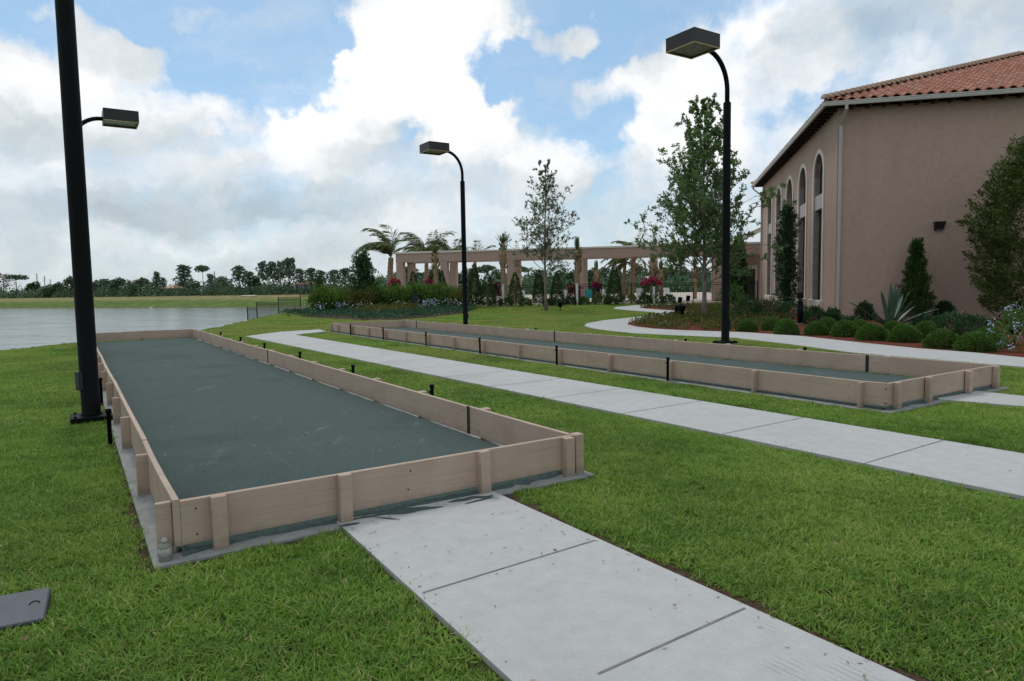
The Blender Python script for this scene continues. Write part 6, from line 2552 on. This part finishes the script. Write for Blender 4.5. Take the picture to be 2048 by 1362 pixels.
BK = 'trees along the far lake bank'
FT = [(8, 549, 34, 'bare', 'bare pinkish tree at the far left edge of the photo'), (34, 549, 44, 'umbrella', 'broad flat crowned pine near the left edge of the far bank'),
      (72, 562, 34, 'pale', 'pale green tree right of the leftmost flat crowned pine'), (98, 568, 34, 'bushy', 'low dark tree below the twin dead trunks'),
      (120, 563, 26, 'bushy', 'dark tree second left of the nearest lamp post'), (141, 551, 30, 'pale', 'pale round tree touching the left side of the nearest lamp post'),
      (194, 559, 30, 'bushy', 'dark tree touching the right side of the nearest lamp post'), (216, 554, 40, 'bushy', 'dark round tree, left one of the close pair right of the nearest lamp post'),
      (244, 554, 42, 'bushy', 'dark round tree, right one of the close pair right of the nearest lamp post'), (266, 565, 26, 'bushy', 'low dark tree right of the close round pair'),
      (285, 554, 38, 'pale', 'grey green round tree left of the pointed pine'), (315, 545, 28, 'cone', 'pointed pine left of the peach house'),
      (328, 556, 14, 'pine', 'thin small pine touching the left side of the peach house'), (364, 560, 30, 'bushy', 'dark tree touching the right side of the peach house'),
      (370, 532, 36, 'pine', 'tall layered pine right of the peach house'), (387, 556, 28, 'bushy', 'low dark tree between the two tall pines'),
      (407, 531, 30, 'umbrella', 'tall pine with a flat umbrella crown on a bare trunk'), (423, 549, 20, 'pine', 'small pine left of the bare pole trunk'),
      (447, 551, 36, 'bushy', 'dense dark round tree right of the bare pole trunk'), (480, 533, 34, 'pine', 'pine with a broad top in the middle of the far bank'),
      (499, 544, 26, 'pine', 'shorter pine right of the broad topped one'), (510, 550, 26, 'pale', 'brownish tree left of the tallest pine group'),
      (527, 525, 26, 'pine', 'first tall pine of the tallest group on the far bank'), (546, 525, 28, 'pine', 'second tall pine of the tallest group on the far bank'),
      (562, 525, 22, 'pine', 'third tall pine of the tallest group, left of the highest'), (579, 518, 38, 'pine', 'highest pine of the far bank'),
      (602, 539, 26, 'pine', 'pine right of the highest one, over the orange house'), (624, 538, 32, 'pine', 'pine over the left end of the hedge'),
      (643, 542, 26, 'pine', 'pine behind the narrow conifer at the hedge end'), (668, 541, 32, 'pine', 'pine left of the large dark conifer, left one'),
      (692, 538, 34, 'pine', 'pine left of the large dark conifer, right one'), (766, 551, 40, 'bushy', 'dark tree between the large conifer and the pergola')]
for e_ in FT:
    far_tree(*e_[:4], e_[4], BK)
for px, top, lb in ((76, 547, 'thin dead trunk, left one of three near the left edge'), (91, 552, 'forked dead trunk near the left edge'), (102, 558, 'short dead trunk right of the forked one')):
    far_tree(px, top, 3, 'snag', lb, 'dead trunks on the far bank', off=34)
far_tree(430.5, 543, 3, 'snag', 'bare pole like trunk in the middle of the far bank', 'dead trunks on the far bank', off=22)
# low growth below the trees reads as one mass
r = np.random.default_rng(66)
n = 26000
cpx = r.uniform(-60, 760, 420)
cof = r.uniform(23, 34, 420)
cpt = np.array([far_point(a, b) for a, b in zip(cpx, cof)])
ch = np.where((np.abs(cpx - 345) < 13) | (np.abs(cpx - 606) < 10), 1.0, r.uniform(1.6, 5.2, 420))
kk = r.integers(0, 420, n)
u = unit(r.standard_normal((n, 3)))
u[:, 2] = np.abs(u[:, 2])
P_ = np.concatenate([cpt[kk] + u[:, :2] * 2.4, (height(cpt[kk][:, 0], cpt[kk][:, 1]) + u[:, 2] * ch[kk] * r.uniform(0.4, 1, n))[:, None]], 1)
s = r.uniform(0.6, 1.3, n)
tag(link('undergrowth', leaf_mesh('undergrowth', P_, u + r.standard_normal((n, 3)) * 0.5, 0.75 * s, 0.36 * s, LF['wood'], r)), 'dark undergrowth below the trees of the far bank', 'undergrowth', kind='stuff')
# wood behind the pool
WB = 'trees of the wood behind the pool'
px = 800.0
k = 0
while px < 1440:
    kind = ['bushy', 'pine', 'bushy', 'bushy', 'umbrella', 'pale'][int(rf.integers(0, 6))]
    top = rf.uniform(529, 547)
    lb = {'bushy': 'dark round tree of the wood behind the pool, seen between the columns', 'pale': 'pale green tree of the wood behind the pool, seen between the columns',
          'pine': 'layered pine of the wood behind the pool, seen between the columns', 'umbrella': 'flat crowned pine of the wood behind the pool'}[kind]
    far_tree(px, top, rf.uniform(34, 50), kind, lb, WB, dist=rf.uniform(128, 146))
    px += rf.uniform(17, 25)
    k += 1
r = np.random.default_rng(67)
n = 22000
cpx = r.uniform(760, 1500, 300)
cd = r.uniform(122, 146, 300)
cpt = np.stack([(cpx - 1024) / FPX * cd, cd], 1)
ch = r.uniform(2.0, 5.4, 300)
kk = r.integers(0, 300, n)
u = unit(r.standard_normal((n, 3)))
u[:, 2] = np.abs(u[:, 2])
P_ = np.concatenate([cpt[kk] + u[:, :2] * 2.2, (u[:, 2] * ch[kk] * r.uniform(0.4, 1, n))[:, None]], 1)
s = r.uniform(0.6, 1.3, n)
tag(link('undergrowth', leaf_mesh('undergrowth', P_, u + r.standard_normal((n, 3)) * 0.5, 0.6 * s, 0.3 * s, LF['wood'], r)), 'dark undergrowth of the wood behind the pool', 'undergrowth', kind='stuff')


def house(px, top, wpx, off, label, lw=10.0):
    p = far_point(px, off)
    zb = float(height(p[0], p[1]))
    zt = float(atd(px, top, p[1])[2])
    w_ = wpx * p[1] / FPX
    o = empty('house', (p[0], p[1], zb), 0.15, label, 'house')
    H = zt - zb
    hw = H * 0.66
    m = MB()
    m.box((-w_ / 2, 0, -0.3), (w_ / 2, lw, hw))
    m.build('wall', M['peach'], o)
    m = MB()
    e_ = 0.6
    V = [(-w_ / 2 - e_, -e_, hw), (w_ / 2 + e_, -e_, hw), (w_ / 2 + e_, lw + e_, hw), (-w_ / 2 - e_, lw + e_, hw), (-w_ * 0.2, lw / 2, H), (w_ * 0.2, lw / 2, H)]
    m.add(V, [(0, 1, 5, 4), (1, 2, 5), (2, 3, 4, 5), (3, 0, 4), (3, 2, 1, 0)])
    m.build('roof', M['peach_roof'], o)
    for s in (-0.3, 0.02, 0.3):
        m = MB()
        m.box((w_ * s - 0.6, -0.06, 1.0), (w_ * s + 0.6, -0.003, 2.4))
        m.build('window', M['glass'], o)
    return o


house(344, 568, 34, 27, 'peach house with a pale hipped roof behind the far bank trees')
house(607, 558, 20, 28, 'orange peach house between the pines left of the hedge')
house(672, 572, 70, 64, 'low pale peach house behind the trees left of the large conifer')

# pale sand patch and the white bird
sp = [far_point(a, b) for a, b in ((482, 14.5), (500, 13.5), (514, 15), (512, 17), (495, 17.5), (480, 16.5))]
sheet('sand_patch', sp, M['sand'], 'pale bare sand patch on the far bank', 0.12)
d_ = pix_dir(302, 615.5)
t_ = (-2.2 - CAM_H) / d_[2]
bp_ = np.array([0, 0, CAM_H]) + d_ * t_ * 0.985
bird = empty('bird', (bp_[0], bp_[1], -2.25), 0.2, 'white bird on the water near the far shore', 'bird')
bird.scale = (0.85, 0.85, 0.6)
m = MB()
V, Fc = [], []
prof = [(-0.62, 0.02, 0.20), (-0.45, 0.14, 0.22), (-0.1, 0.24, 0.26), (0.25, 0.22, 0.30), (0.42, 0.13, 0.42), (0.46, 0.075, 0.62), (0.44, 0.065, 0.82), (0.50, 0.085, 0.95), (0.60, 0.07, 0.97), (0.78, 0.015, 0.93)]
for (x_, rr_, z_) in prof:
    for j in range(10):
        a = 2 * math.pi * j / 10
        V.append((x_, rr_ * math.cos(a), z_ + rr_ * math.sin(a)))
for i in range(len(prof) - 1):
    for j in range(10):
        Fc.append((i * 10 + j, i * 10 + (j + 1) % 10, (i + 1) * 10 + (j + 1) % 10, (i + 1) * 10 + j))
Fc.append(tuple(range(9, -1, -1)))
Fc.append(tuple((len(prof) - 1) * 10 + j for j in range(10)))
m.add(V, Fc, 0, True)
m.build('body', mat('white_feather', [(0.75, 0.75, 0.73), (0.82, 0.82, 0.80)], 3, 0.8), bird)


# ------------------------------------------------------------------ clippings and fallen leaves
r = np.random.default_rng(91)


def litter(name, label, polys, n, L, Wd, m, z, edge=None):
    xs, ys = [], []
    for poly in polys:
        x_, y_ = scatter_poly(poly, n, r)
        if edge is not None:
            k_ = near_edge(x_, y_, [tuple(p) for p in poly], edge) | (r.uniform(0, 1, len(x_)) < 0.15)
            x_, y_ = x_[k_], y_[k_]
        xs.append(x_)
        ys.append(y_)
    x_, y_ = np.concatenate(xs), np.concatenate(ys)
    k_ = (y_ > 1.5) & (y_ < 24)
    x_, y_ = x_[k_], y_[k_]
    a_ = r.uniform(0, 6.28, len(x_))
    D = np.stack([np.cos(a_), np.sin(a_), r.uniform(0.0, 0.12, len(x_))], 1)
    P_ = np.stack([x_, y_, np.full(len(x_), z)], 1)
    o = link(name, leaf_mesh(name, P_, D, L * r.uniform(0.5, 1.4, len(x_)), Wd, m, r))
    return tag(o, label, 'litter', kind='stuff')


LF['dead'] = leafmat('dead_leaf', [(0.12, 0.075, 0.035), (0.22, 0.15, 0.07), (0.30, 0.23, 0.12)], trans=0.05, nscale=3)
litter('grass_clippings', 'dry clippings blown along the edges of the concrete paths', [PATH1, PATH2], 420, 0.03, 0.006, LF['dead'], PATHZ + 0.004, 0.16)
litter('leaf_litter', 'small bits of leaf and grit on the clay of the near court', [[court_xy(C1, 0.06, 0.06), court_xy(C1, 3.0, 0.06), court_xy(C1, 3.0, 12), court_xy(C1, 0.06, 12)]], 130, 0.022, 0.010, LF['dead'], 0.068)
litter('fallen_leaves', 'small brown leaves scattered over the near lawn', [[(0.5, 2.0), (3.2, 2.0), (3.4, 5.0), (0.0, 5.5)], [(-3.5, 2.3), (-0.8, 2.3), (-2.6, 4.0), (-4.2, 5.5)]], 26, 0.034, 0.016, LF['dead'], 0.042)
